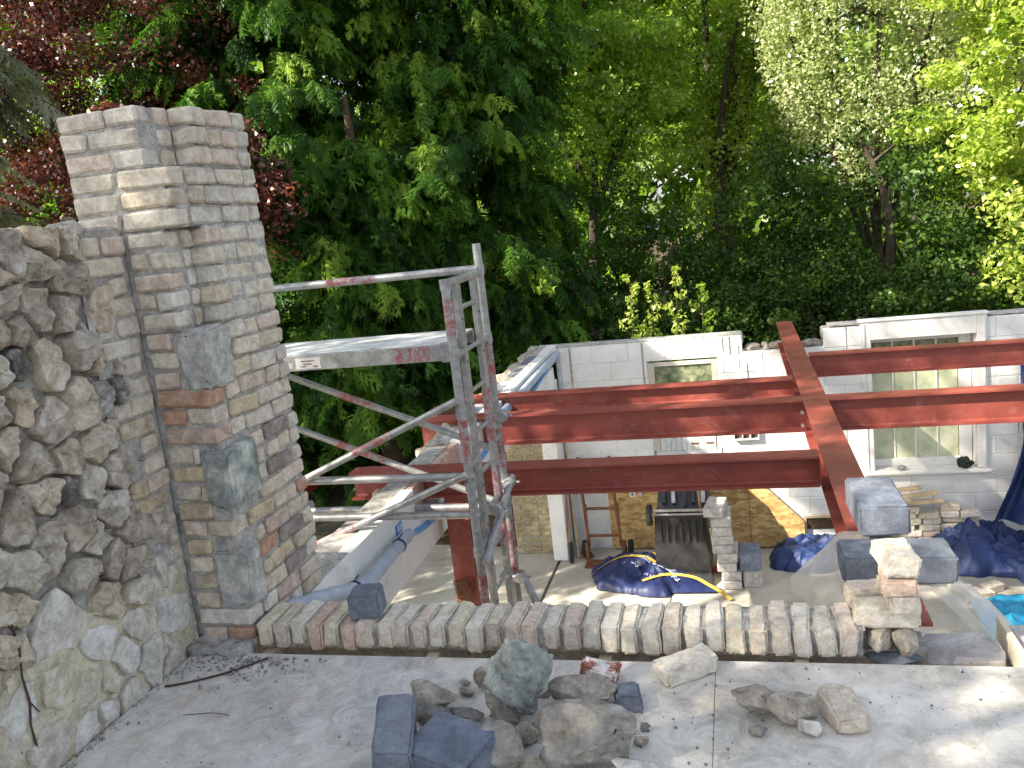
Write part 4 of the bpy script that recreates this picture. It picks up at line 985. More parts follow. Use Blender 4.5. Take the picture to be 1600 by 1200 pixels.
for i in range(7):
    x = -1.0+i*.078; q = MB(); q.box((x, 9.465, FZ+.60), (.016, .03, .26), (.06, 0, 0)); q.build('rib', M['black'], wb, .003)
for i in range(5):
    x = -.95+i*.11; q = MB(); q.box((x, 9.66, FZ+1.02), (.05, .03, .30), (-.58, 0, 0)); q.build('rib', M['chrome'] if i in (1, 2, 4) else M['black'], wb, .006)
q = MB(); q.box((-.745, 9.62, FZ+1.03), (.075, .05, .42), (-.5, 0, 0)); q.build('channel', M['black'], wb, .004)
for x in (-1.115, -.40):
    m_ = MB(); m_.tube([(x-.028, 9.47, FZ+.80), (x+.028, 9.47, FZ+.80)], .125, 24); wh = m_.build('wheel', M['rubber'], wb, .012)
    m_ = MB(); m_.tube([(x-.031, 9.47, FZ+.80), (x+.031, 9.47, FZ+.80)], .055, 16); m_.build('hub', M['chrome'], wh)
m_ = MB(); m_.tube([(-1.09, 9.47, FZ+.80), (-.42, 9.47, FZ+.80)], .013, 10); m_.build('axle', M['chrome'], wb)
q = MB(); q.span((-1.07, 9.455, FZ+.835), (-.47, 9.475, FZ+.865)); q.build('steel_edge', M['chrome'], wb, .003)
frustum(-1.12, -.44, 9.28, 9.44, FZ+.005, -1.10, -.46, 9.40, 9.44, FZ+.12).build('lid', M['black'], wb, .008)
# broom
br = empty('broom', (-.53, 9.75, FZ), 'broom with a red head and wooden handle leaning on the black bin', 'broom')
m_ = MB(); m_.tube([(-.52, 9.72, FZ+.09), (-.56, 9.42, FZ+1.35)], .014, 10); m_.build('handle', M['handle'], br, 0, True)
q = MB(); q.box((-.53, 9.70, FZ+.085), (.34, .06, .035)); q.build('head', M['handle'], br, .004)
m_ = MB()
for i in range(15):
    for j in range(3): m_.box((-.69+i*.023, 9.68+j*.022, FZ+.036), (.016, .014, .072), (rnd.uniform(-.15, .15), rnd.uniform(-.15, .15), 0))
tag(m_.build('bristles', M['redplastic'], br, whole=True), kind='stuff')
# block stack
def blk(c, d, rz, label, mat=M['blockside'], v=0, rx=0):
    return loose('concrete_block', c, d, mat, (rx, 0, rz), label, 'block', worn=.005, var=v, fine=False)
zz = FZ; names = ['bottom', 'second', 'third', 'fourth', 'fifth', 'sixth', 'seventh']
for i in range(9):
    h = .105; x = -.245-.012*i+(.0, .02, -.01, .015, -.03, -.02, .0, .01, -.03)[i]
    lab = ['bottom block of the tall pale block stack in front of the bin', 'second block up in the tall pale block stack', 'third block up in the tall pale block stack', 'fourth block up in the tall pale block stack', 'fifth block up in the tall pale block stack, at mid height', 'sixth block up, the widest of the tall stack', 'seventh block up, third from the top of the tall stack', 'thin block just under the top of the tall stack', 'topmost block of the tall stack, with a sunny top'][i]
    blk((x, 9.42, zz+h/2), (.21 if i != 5 else .235, .42, h-.004), rnd.uniform(-.06, .06) if i < 8 else -.12, lab, v=i % 4); zz += h
blk((-.02, 9.45, FZ+.10), (.21, .36, .20), .03, 'lower block of the short pile right of the tall stack', v=1)
blk((-.03, 9.43, FZ+.295), (.23, .38, .185), .0, 'upper grey block of the short pile right of the tall stack', M['block'], v=2)
# sack truck
st_ = empty('sack_truck', (-1.72, 10.2, FZ), 'rusty brown sack truck leaning against the far wall', 'sack truck')
ra, rb = Vector((-1.97, 10.12, FZ+.16)), Vector((-2.06, 10.38, FZ+1.25)); rc, rd = Vector((-1.57, 10.12, FZ+.16)), Vector((-1.66, 10.38, FZ+1.25))
for a, b in ((ra, rb), (rc, rd)):
    m_ = MB(); m_.tube([a, b], .02, 8); m_.tube([a+Vector((0, 0, .0)), a+Vector((.0, .02, .55)), b*0.45+a*.55], .012, 6); m_.build('side_bar', M['rust'], st_, 0, True)
for t_ in (.12, .42, .70, .95):
    m_ = MB(); m_.box((ra+(rb-ra)*t_+rc+(rd-rc)*t_)/2, (.40, .02, .035)); m_.build('cross_bar', M['rust'], st_, .004)
for x in (-1.99, -1.53):
    m_ = MB(); m_.box((x, 10.10, FZ+.12), (.045, .10, .22)); m_.build('wheel_bracket', M['rust'], st_, .004)
for x in (-2.04, -1.46):
    m_ = MB(); m_.tube([(x-.025, 10.18, FZ+.11), (x+.025, 10.18, FZ+.11)], .11, 20); m_.build('wheel', M['rubber'], st_, .01)
q = MB(); q.box((-1.78, 9.93, FZ+.012), (.44, .24, .010)); q.build('toe_plate', M['rust'], st_, .002)
# spade / hoe leaning by the corner and a chip of wood
t = empty('spade', (-2.26, 10.1, FZ), 'long handled spade leaning in the far left corner', 'spade')
m_ = MB(); m_.tube([(-2.19, 10.05, FZ+.2), (-2.26, 10.36, FZ+1.35)], .017, 10); m_.build('handle', M['handle'], t, 0, True)
m_ = MB(); m_.box((-2.18, 10.0, FZ+.13), (.05, .02, .26), (-.25, 0, 0)); m_.build('blade', M['rubber'], t, .004)
t = empty('pole', (-2.14, 10.2, FZ), 'thin wooden pole standing beside the spade in the corner', 'pole'); m_ = MB(); m_.tube([(-2.12, 10.15, FZ+.02), (-2.20, 10.40, FZ+1.5)], .014, 8); m_.build('shaft', M['wood'], t, 0, True)
o = loose('scrap_board', (-2.02, 10.15, FZ+.05), (.16, .10, .02), M['rust'], (.2, .3, .6), 'small brown offcut lying between spade and sack truck', 'scrap', fine=False)
# metal frame in a hole at right of OSB
t = empty('floor_frame', (.82, 10.40, -2.45), 'small wooden framed hatch low in the wall above the left tarpaulin', 'frame')
m_ = MB(); m_.span((.62, YW-.03, -2.36), (1.08, YW-.004, -2.33)); m_.span((.62, YW-.03, -2.5), (.65, YW-.004, -2.361)); m_.span((1.05, YW-.03, -2.5), (1.08, YW-.004, -2.361)); m_.build('rim', M['wood'], t, .002)
q = MB(); q.span((.651, YW-.014, -2.5), (1.049, YW-.004, -2.361)); q.build('panel', M['darkwood'], t)
# tarps
o = heap('blue_tarpaulin', (.66, 10.02, FZ), .54, .38, .38, 5, M['tarp'], .15); tag(o, 'crumpled navy tarpaulin heap left of the sloping red beam', 'tarpaulin')
o = heap('blue_tarpaulin', (2.52, 10.05, FZ), .76, .62, .50, 9, M['tarp'], -.3, 80, 3.2); tag(o, 'biggest crumpled navy tarpaulin heap below the hanging sheet', 'tarpaulin')
o = heap('blue_tarpaulin', (3.10, 9.45, FZ), .42, .5, .40, 14, M['tarp_light'], .4, 50); tag(o, 'lighter blue tarpaulin heap at the right edge beside the white bucket', 'tarpaulin')
def hang(u, v):
    z = -.50-v*1.85; s = min(1, v*1.3); x = 2.93+u*.62-s*.0-(.0 if v < .45 else (v-.45)**1.5*.9)*(1-u)
    y = YW-.07-.10*v-.07*math.sin(u*17+v*2)*(.4+v)-.06*ridged(Vector((u*3, v*2, 7)))
    return Vector((x, y-.10*v, z))
me = grid_mesh(70, 60, hang); me.materials.append(M['tarp']); o = link('hanging_tarpaulin', me, None); tag(o, 'dark blue tarpaulin hanging down the far wall right of the window', 'tarpaulin')
def turq(u, v):
    x = 2.02+u*1.05; y = 8.05+v*.72+.1*math.sin(u*4); return Vector((x, y, FZ+.05+.20*max(0, ridged(Vector((u*2.4, v*2.2, 2)), 3))*(1-(2*v-1)**4)))
me = grid_mesh(50, 36, turq); me.materials.append(M['turq']); o = link('turquoise_sheet', me, None); tag(o, 'bright turquoise plastic sheet on the floor at the right edge', 'plastic sheet')
# bucket and green pot
bk = empty('bucket', (2.72, 8.85, FZ), 'white bucket with dark contents at the right edge', 'bucket')
m_ = MB(); m_.tube([(2.72, 8.85, FZ), (2.72, 8.85, FZ+.26)], .11, 20, False, .14); m_.tube([(2.72, 8.85, FZ+.012), (2.72, 8.85, FZ+.25)], .10, 20, False, .13); m_.build('shell', M['whitewood'], bk, 0, True)
m_ = MB(); m_.tube([(2.72, 8.85, FZ+.18), (2.72, 8.85, FZ+.185)], .118, 16); m_.build('contents', M['darkcloth'], bk)
# sticks lying as yellow debris by the tarp
# brick pile under the window
bp_ = 0
pile_rows = 8
for k in range(pile_rows):
    z = FZ+.035+k*.072
    xs_ = [1.72, 1.95, 2.18, 2.38] if k % 2 == 0 else [1.76, 1.98, 2.20, 2.36]
    for i, x in enumerate(xs_):
        if k == 7 and i == 1: continue
        if k >= 6 and i == 3 and k == 7: continue
        pos = ['far left', 'left middle', 'right middle', 'far right'][i]; hgt = ['bottom', 'second', 'third', 'fourth', 'fifth', 'sixth', 'seventh', 'top'][k]
        loose('reclaimed_brick', (x+rnd.uniform(-.015, .015), 10.22-(.04 if i < 2 else 0)+rnd.uniform(-.02, .02), z), (.21 if (k+i) % 2 else .19, .10, .066), M['cope'] if rnd.random() < .5 else M['brick'], (rnd.uniform(-.04, .04), rnd.uniform(-.05, .05), rnd.uniform(-.15, .15)),
              'old brick in the %s course, %s of the pile under the window' % (hgt, pos), 'brick', 'reclaimed bricks piled under the sash window', .008, (k+i) % 5, False)
# timber offcuts on the pile behind
for i, (x, z, a, L) in enumerate(((1.55, -1.98, .10, .7), (1.78, -2.02, .14, .55), (1.80, -2.07, .02, .6), (1.50, -2.05, .06, .5))):
    m_ = MB(); m_.box((0, 0, 0), (L, .09, .032)); o = m_.build('timber_offcut', M['wood'], None, .002); o.location = (x, 10.26-.07*i, z-.01); o.rotation_euler = (0, -a, .04*i)
    tag(o, ['longest pale timber offcut, topmost of those below the window sill', 'short pale offcut tilted up over the brick pile', 'pale offcut lying lowest on the bricks to the right', 'pale offcut behind the big grey block, on the left'][i], 'timber', 'timber offcuts on the brick pile')
for i in range(6):
    loose('reclaimed_brick', (1.48+.02*(i % 2), 10.22, FZ+.035+i*.105), (.2, .1, .10), M['brick'], (0, 0, rnd.uniform(-.1, .1)), 'stained block number %s up in the narrow stack left of the brick pile' % ['one', 'two', 'three', 'four', 'five', 'six'][i], 'brick', 'stack holding up the timber offcuts', .006, i % 5, False)
for i, (x, y) in enumerate(((2.05, 9.15), (2.22, 9.05), (2.35, 9.2))):
    loose('paving_brick', (x, y, FZ+.04), (.22, .12, .07), M['cope'], (0, .05, .3*i), ['left yellowish slab piece on the floor behind the turquoise sheet', 'middle yellowish slab piece on the floor behind the turquoise sheet', 'right yellowish slab piece on the floor behind the turquoise sheet'][i], 'stone', None, .01, i, False)
# yard: trailer with red body
tr = empty('garden_trailer', (-7.0, 11.9, FZ), 'red garden trailer with a pale wheel half hidden behind the pillar', 'trailer')
q = MB(); q.span((-7.9, 11.75, FZ+.34), (-6.75, 12.5, FZ+.62)); q.build('tub', simple('red_trailer_paint', (.28, .02, .015), (.4, .04, .03), 8, .5), tr, .02)
m_ = MB(); m_.tube([(-6.72, 11.7, FZ+.22), (-6.62, 11.7, FZ+.22)], .22, 26); wh = m_.build('wheel', M['rubber'], tr, .015)
m_ = MB(); m_.tube([(-6.74, 11.7, FZ+.22), (-6.60, 11.7, FZ+.22)], .11, 20); m_.build('rim', M['whitewood'], wh)
for o_ in (wh,): pass
m_ = MB(); m_.tube([(-7.9, 11.9, FZ+.40), (-9.0, 11.8, FZ+.45)], .025, 8); m_.build('drawbar', M['rust'], tr)
m_ = MB(); m_.tube([(-7.8, 12.3, FZ), (-7.8, 12.3, FZ+.35)], .02, 8); m_.build('prop_leg', M['rust'], tr)
# ================================================================== ROCKS AND BRICKS ON THE DECK
def rockthing(px0, py0, px1, py1, zb, dy, seed, mat, label, rot=(0, 0, 0), cuts=9, cat='rock', rough=.04, dmin=.45, dmax=.8, hz=None, sub=4):
    """px box -> a rock standing on the deck (z=zb)"""
    base = at((px0+px1)/2, py1, z=zb); w = (at(px1, py1, z=zb)-at(px0, py1, z=zb)).length
    c = base+Vector((0, dy/2*.8, 0)); hgt = hz or max(.03, (at((px0+px1)/2, py0, y=c.y).z-zb)*.92)
    o = link('rock', rock_mesh((w, dy, hgt), seed, cuts, sub, rough, dmin, dmax), mat, None, (c.x, c.y, zb+hgt*.47), rot); return tag(o, label, cat)
rockthing(752, 980, 868, 1130, .03, .16, 11, M['bigblue'], 'upright blue grey rock standing highest in the pile', cuts=14, dmin=.6, dmax=.86, rough=.06, sub=5)
rockthing(810.4, 1085.36, 997.6, 1222, .0, .20, 24, M['rock'], 'biggest rounded grey boulder at the front right of the pile', cuts=14, dmin=.6, dmax=.85, sub=5, rough=.055)
rockthing(626.2, 1058.32, 719.8, 1130, .0, .12, 35, M['rock_brown'], 'brown rough stone with a pale top at the left of the pile')
rockthing(737.6, 1036.96, 778.4, 1084, .0, .08, 46, M['rock_brown'], 'small tan stone half hidden left of the upright rock')
rockthing(847, 1053.28, 979, 1116, .005, .12, 57, M['rock_brown'], 'mottled brown stone between the boulder and the broken red brick')
rockthing(745.7, 1074.8, 821.3, 1142, .0, .12, 68, M['rock_brown'], 'tan stone supporting the upright blue grey rock')
rockthing(711.8, 1117.68, 762.2, 1158, .0, .07, 79, M['flint'], 'dark jagged stone in the middle of the pile', rough=.08)
rockthing(695, 1098.4, 755, 1132, .0, .06, 80, M['rock'], 'small dusty grey stone behind the dark jagged one')
rockthing(741.6, 1123.44, 818.4, 1222, .0, .12, 91, M['rock'], 'pinkish grey stone at the bottom, left of the boulder', cuts=7)
rockthing(792, 1124.96, 840, 1172, .0, .08, 92, M['rock_brown'], 'small brown stone wedged left of the boulder')
rockthing(800.8, 1179.44, 863.2, 1222, .0, .06, 93, M['rock'], 'small stone at the bottom edge left of the boulder')
rockthing(942.8, 1181.44, 1029.2, 1224, .0, .08, 94, M['stone_low'], 'flat pale stone at the bottom edge right of the boulder')
rockthing(1134.7, 1058.8, 1234.3, 1126, .008, .12, 105, M['rock_brown'], 'round knobbly brown stone, left of the pair on the open deck', rough=.07)
rockthing(1199, 1080, 1283, 1136, .01, .09, 116, M['rock_brown'], 'angular brown stone leaning beside the round knobbly one')
rockthing(1169, 1129.36, 1205, 1154, .0, .04, 117, M['rock'], 'tiny grey stone below the round knobbly stone')
rockthing(1242.4, 1120.16, 1285.6, 1156, .0, .05, 118, M['stone_low'], 'small pale chip between the angular stone and the pale brick')
for i, (px, py, w, m_, lb) in enumerate(((672, 1140, 60, 'rock', 'flat grey stone beside the wide grey block'), (782, 1168, 44, 'rock_brown', 'brown stone between the pinkish stone and the boulder'), (846, 1092, 36, 'rock_brown', 'small brown stone at the foot of the upright rock, on its right'),
        (728, 1092, 26, 'rock', 'pebble sized grey stone above the dusty one'), (1000, 1168, 30, 'rock_brown', 'pinkish brown chip right of the boulder'), (1008, 1145, 20, 'rock', 'tiny grey chip right of the boulder, nearer the blue offcut'), (726, 1075, 20, 'rock_brown', 'tiny tan chip behind the brown rough stone'),
        (690, 1150, 30, 'flint', 'dark chip leaning on the wide grey block'), (842, 1150, 30, 'rock', 'grey stone squeezed behind the boulder'), (786, 1196, 40, 'rock_brown', 'brown stone at the very bottom, left of the boulder'))):
    rockthing(px-w/2, py-w*.75, px+w/2, py, .0, .001*w*1.3, 700+i*3, M[m_], lb, sub=3)
def onboard(px, py, z=0): p = at(px, py, z=z); return p
loose('brick', onboard(1072, 1053)+Vector((0, 0, .032)), (.20, .10, .064), M['cope'], (0, 0, .62), 'loose pale brick lying alone near the deck edge', worn=.016, var=2)
loose('brick', onboard(1318, 1122)+Vector((0, 0, .034)), (.11, .19, .068), M['cope'], (0, .03, .22), 'pale brick with mortar in its frog, right of the brown stones', worn=.015, var=3)
loose('brick', onboard(938, 1072)+Vector((0, 0.02, .04)), (.13, .08, .06), M['redwhite'], (0, .15, -.1), 'broken red brick with white paint behind the mottled stone', worn=.014, var=1)
loose('concrete_block', onboard(982, 1102)+Vector((0, 0, .03)), (.085, .10, .06), M['block'], (0, 0, .25), 'small dark blue block offcut right of the mottled stone', 'block', worn=.006, var=4)
# two big grey blocks at the bottom edge
loose('concrete_block', (-1.065, 2.155, .085), (.115, .22, .215), M['block'], (.35, .12, .28), 'narrow blue grey block tilted at the bottom left of the pile', 'block', worn=.008, var=0)
loose('concrete_block', (-.885, 2.14, .070), (.235, .20, .13), M['block'], (.10, .05, -.32), 'wide grey block with a sun fleck on top at the bottom of the pile', 'block', worn=.008, var=2)
# stick and twigs
t = MB(); t.tube(smoothpts([Vector((-2.177, 2.562, .006)), Vector((-2.09, 2.60, .006)), Vector((-1.98, 2.67, .006)), Vector((-1.90, 2.75, .006)), Vector((-1.865, 2.787, .006))], 4), .0042, 6)
tag(t.build('stick', M['darkwood']), 'long thin dark stick on the deck near the pillar foot', 'stick')
t = MB(); t.tube(smoothpts([Vector((-1.98, 2.39, .004)), Vector((-1.93, 2.40, .004)), Vector((-1.87, 2.41, .004)), Vector((-1.80, 2.40, .004))], 4), .0013, 5); tag(t.build('twig', M['darkwood']), 'thin pale twig on the dusty deck below the stick', 'twig')
# grit
def grit(n, region, smin, smax, mat, name, label, seed):
    r = np.random.RandomState(seed); V = []; F = []
    tet = np.array([[1, 1, 1], [1, -1, -1], [-1, 1, -1], [-1, -1, 1], [0, 0, 1.3]]) 
    fc = np.array([[0, 1, 2], [0, 3, 1], [0, 2, 3], [1, 3, 2]])
    for i in range(n):
        x, y = region(r); s = smin+(smax-smin)*r.rand()**4; q_ = r.rand(3)*6.28
        R_ = np.array(Euler(q_).to_matrix()); v = (tet[:4]*r.uniform(.6, 1.4, (4, 3))) @ R_.T*s*.6; v += [x, y, s*.45]; F.append(fc+len(V)*4); V.append(v)
    me = npmesh(name, np.concatenate(V), np.concatenate(F)); o = link(name, me, mat); return tag(o, label, 'grit', None, 'stuff')
def reg_all(r): return r.uniform(-2.2, 1.1), r.uniform(1.4, 2.82)
def reg_wall(r): return -2.225+abs(r.normal(0, .035)), r.uniform(1.3, 2.85)
def reg_pile(r): return r.normal(-.55, .35), min(2.8, r.normal(2.45, .16))
def reg_pf(r): return r.normal(-1.95, .14), min(2.82, 2.80-abs(r.normal(0, .09)))
def reg_right(r): return r.normal(.35, .3), min(2.8, r.normal(2.6, .13))
grit(420, reg_all, .001, .006, M['mortar_dark'], 'grit', 'fine brown grit scattered all over the deck', 1)
grit(600, reg_wall, .0015, .009, M['mortar'], 'mortar_crumbs', 'line of mortar crumbs along the foot of the rubble wall', 2)
grit(350, reg_pile, .001, .008, M['rock'], 'stone_chips', 'grey stone chips strewn around the rock pile', 3)
grit(500, reg_pf, .002, .010, M['mortar_dark'], 'brick_dust', 'dark crumbs in front of the pillar foot', 4)
grit(130, reg_right, .001, .007, M['block'], 'slate_chips', 'dark slate chips on the right half of the deck', 5)
lump_box((-2.235, 2.80, -.01), (-1.97, 2.93, .03), M['mortar'], pl, 'foot_mortar', .02, .02)
# ================================================================== TREES
def R3(ax, ay, az): return np.array(Euler((ax, ay, az)).to_matrix())
def spray_variants(nv, L, seed, dens=6, blade=.05, wdt=.013, droop=.5):
    out = []
    for q_ in range(nv):
        r = np.random.RandomState(seed+q_); T = []
        def tri(a, b, w):
            d = b-a; n = np.cross(d, [0, 0, 1.0]); n = n/(np.linalg.norm(n)+1e-9)*w; m = a+d*.45
            T.append([a-n*.8, a+n*.8, b])
        bend = r.uniform(-.2, .2)
        def rach(t): x = L*t; return np.array([x, bend*x*t, -droop*L*t*t])
        for i in range(dens):
            t = .08+.9*i/dens
            for s in (-1, 1):
                p = rach(t); l = L*.34*math.sin(PI*min(1, .25+t*.75))**.8*r.uniform(.35, 1.35); an = r.uniform(.5, 1.05)
                d = np.array([math.cos(an), s*math.sin(an), -.25-droop*t]); e = p+d*l
                if r.rand() < .14: continue
                tri(p, e, wdt*.8)
                nsb = 3
                for k in range(nsb):
                    tt = (k+.7)/(nsb+.6); b0 = p+d*l*tt+np.array([0, 0, -.1*l*tt*tt])
                    for s2 in (-1, 1):
                        a2 = an*s+s2*r.uniform(.3, 1.0); d2 = np.array([math.cos(a2), math.sin(a2), -.35+r.uniform(-.55, .3)]); tri(b0, b0+d2*blade*r.uniform(.8, 1.4)*(1.2-tt*.6), wdt)
        tri(rach(.7), rach(1.0), wdt)
        out.append(np.array(T))
    return out
def assemble(variants, idx, pos, rots, scl, tints):
    Vs = []; Ts = []
    for vi, V in enumerate(variants):
        sel = np.where(idx == vi)[0]
        if not len(sel): continue
        W = V.reshape(-1, 3)                                      # (k,3)
        X = np.einsum('nij,kj->nki', rots[sel], W)*scl[sel][:, None, None]+pos[sel][:, None, :]
        Vs.append(X.reshape(-1, 3)); Ts.append(np.repeat(tints[sel], len(W)))
    V = np.concatenate(Vs); return V, np.arange(len(V)).reshape(-1, 3), np.concatenate(Ts)
def basis(d, upish):
    d = d/np.linalg.norm(d, axis=1, keepdims=True); y = np.cross(upish, d); y /= np.linalg.norm(y, axis=1, keepdims=True)+1e-9; z = np.cross(d, y)
    return np.stack([d, y, z], axis=2)
def trunk_mesh(pts, r0, r1, n=10):
    P_ = smoothpts([Vector(p) for p in pts], 4); m_ = MB(); k = len(P_); m_.tube(P_, [r0+(r1-r0)*i/(k-1) for i in range(k)], n); return m_
def conifer(x, y, h, R, label, seed, mat='thuja', nb=300, spb=16, L=.31, group='tall conifers behind the building', zb=FZ, lo=.02, view_only=True, droop=.55, wd=.0125, blade=.045):
    r = np.random.RandomState(seed); t = empty('conifer_tree', (x, y, zb), label, 'tree', group)
    tm = trunk_mesh([(x, y, zb-.1), (x+.05, y, zb+h*.5), (x, y, zb+h)], .28, .04); tm.build('trunk', M['darkwood'], t, 0, True)
    var = spray_variants(5, L, seed*7, droop=droop, wdt=wd, blade=blade); pos = []; dr = []; up = []; sc_ = []; ti = []
    bm_ = MB()
    for b in range(nb):
        u = r.rand()*(.80 if (view_only and r.rand() < .93) else 1); zz = lo*h+(h*.96-lo*h)*u; az = r.uniform(0, 2*PI)
        if view_only and math.cos(az-math.atan2(-y, -x)) < -.02: continue
        prof = R*(1-u)**.42*(.88+.5*noise.noise(Vector((math.cos(az)*1.3+seed, math.sin(az)*1.3, zz*.45))))*r.uniform(.72, 1.15)
        prof = max(prof, .3); dirn = np.array([math.cos(az), math.sin(az), 0]); bt = r.rand()*.45+.12+.35*(r.rand() < .3)
        base = np.array([x, y, zb+zz+prof*.15])
        def bp2(s): return base+dirn*prof*s+np.array([0, 0, -.30*prof*s*s+.10*prof*s**4])
        bm_.tube([Vector(bp2(.0)), Vector(bp2(.55)), Vector(bp2(.97))], .016, 3, False, .005)
        for k in range(spb):
            s = .22+.82*(k+r.rand())/spb; side = 1 if k % 2 else -1; a2 = az+side*r.uniform(.25, 1.15)*(1.2-s*.6)
            pos.append(bp2(s)+r.normal(0, .05, 3)); dr.append([math.cos(a2), math.sin(a2), r.uniform(-1.1, .0)-.15]); up.append([r.normal(0, .5), r.normal(0, .5), 1])
            sc_.append(r.uniform(.7, 1.85)); ti.append(np.clip(bt+r.normal(0, .12)+.25*(s-.7), 0, 1))  # tint rises towards the bough end, painting sunlit tips
    pos = np.array(pos); ti = np.array(ti); idx = r.randint(0, 5, len(pos))
    V, F, T = assemble(var, idx, pos, basis(np.array(dr), np.array(up)), np.array(sc_), ti)
    V -= np.array([x, y, zb]); o = bpy.data.objects.new('crown', npmesh('crown', V, F, M[mat], T)); COL.objects.link(o); o.parent = t
    me = bm_.mesh('boughs'); o2 = link('boughs', me, M['bark'], t); o2['kind'] = 'stuff'; o['kind'] = 'stuff'
    return t
def leaves(clumps, nper, size, r, flat=.6, tint0=.5, up=.5, elong=1.6):
    """clumps: (n,5) x y z radius tint -> leaf quads"""
    n = len(clumps); C_ = np.repeat(clumps, nper, axis=0); m = len(C_)
    d = r.normal(0, 1, (m, 3)); d /= np.linalg.norm(d, axis=1, keepdims=True); rad = C_[:, 3]*r.uniform(.15, 1, m)**.5
    P_ = C_[:, :3]+d*rad[:, None]*np.array([1, 1, flat])
    nrm = r.normal(0, 1, (m, 3))*.75+d*.35; nrm[:, 2] += up; nrm /= np.linalg.norm(nrm, axis=1, keepdims=True)
    a = np.cross(nrm, r.normal(0, 1, (m, 3))); a /= np.linalg.norm(a, axis=1, keepdims=True); b = np.cross(nrm, a)
    s = size*r.uniform(.6, 1.25, m)[:, None]; w = s/elong
    fold = nrm*s*.12
    V = np.stack([P_-a*s*.5, P_+b*w*.5+fold-a*s*.08, P_+a*s*.5, P_-b*w*.5+fold-a*s*.08], 1).reshape(-1, 3)
    T = np.repeat(np.clip(C_[:, 4]+r.normal(0, .16, m), 0, 1), 4)
    return V, np.arange(len(V)).reshape(-1, 4), T
def broadleaf(x, y, zb, trunk_h, cz, rx, ry, rz_, ncl, nper, size, mat, label, seed, clr=.55, group='broadleaved trees behind the building', forks=5, r0=.17, shell=.55, flat=.6, tint=.5, name='broadleaf_tree', hang=0, up=.5, cat='tree', cutback=False):
    r = np.random.RandomState(seed); t = empty(name, (x, y, zb), label, cat, group); cl = []
    tries_ = 0
    while len(cl) < ncl and tries_ < ncl*30:
        tries_ += 1
        d = r.normal(0, 1, 3); d /= np.linalg.norm(d); rr_ = r.uniform(shell, 1)**.7
        k = 1+.42*noise.noise(Vector((d[0]*2.1+seed, d[1]*2.1, d[2]*2.1)))
        p = np.array([x+d[0]*rx*rr_*k, y+d[1]*ry*rr_*k, cz+d[2]*rz_*rr_*k])
        if noise.noise(Vector(p*.9)+Vector((seed, 0, 0))) < -.28: continue
        if p[2] < zb+.3: continue
        if cutback and d[1] > .35: continue
        cl.append([*p, clr*r.uniform(.6, 1.25), np.clip(tint+r.normal(0, .18), 0, 1)])
    cl = np.array(cl); V, F, T = leaves(cl, nper, size, r, flat, up=up)
    if hang: V[:, 2] -= 0
    m_ = trunk_mesh([(x, y, zb-.2), (x+r.normal(0, .1), y, zb+trunk_h*.6), (x+r.normal(0, .15), y, zb+trunk_h)], r0, r0*.75)
    topp = Vector((x, y, zb+trunk_h))
    for f in range(forks):
        tgt = Vector(cl[r.randint(len(cl))][:3]); 
        if tgt.z < topp.z: tgt.z = topp.z+abs(r.normal(1.5, .8))
        mid = topp.lerp(tgt, .5)+Vector((r.normal(0, .3), r.normal(0, .3), .4)); P_ = smoothpts([topp-Vector((0, 0, .3)), mid, tgt], 4); k = len(P_)
        m_.tube(P_, [r0*.6*(1-i/k)+.02 for i in range(k)], 7)
        for g_ in range(4):
            c2 = Vector(cl[r.randint(len(cl))][:3]); s_ = P_[r.randint(3, k)]
            if (c2-s_).length < max(rx, rz_)*1.1: m_.tube([s_, s_.lerp(c2, .5)+Vector((0, 0, .15)), c2], .035, 5, False, .012)
    m_.build('trunk', M['bark'], t, 0, True, rest='limb')
    V = V-np.array([x, y, zb]); o = bpy.data.objects.new('crown', npmesh('crown', V, F, M[mat], T)); COL.objects.link(o); o.parent = t; o['kind'] = 'stuff'; return t
G0 = -2.8
conifer(-7.3, 13.9, 12.4, 3.2, 'largest drooping conifer, directly behind the scaffold', 3, nb=690, spb=26)
conifer(-4.6, 15.2, 12.6, 2.9, 'dark conifer right of the scaffold, behind the far left corner', 5, nb=600, spb=26)
conifer(-5.6, 12.9, 6.4, 1.9, 'lower bushy conifer in front, over the left wall', 8, nb=200, spb=24, lo=.25)
# purple plum
broadleaf(-10.3, 12.6, G0, 2.6, 2.9, 3.1, 2.0, 4.2, 360, 270, .08, 'plum', 'purple leaved plum tree behind the brick pillar', 21, .50, 'trees left of the conifers', tint=.5, flat=.75)
broadleaf(-6.6, 11.2, G0, 2.4, 2.2, .8, .6, 1.2, 34, 150, .075, 'plum', 'smaller purple leaved branch clump between pillar and conifer', 22, .38, 'trees left of the conifers', forks=1, r0=.04, tint=.6, shell=.2)
broadleaf(-14.0, 16.8, G0, 4, 5.0, 4.2, 2.4, 5.6, 330, 170, .12, 'green', 'green tree far left behind the purple plum', 23, .7, 'trees left of the conifers')
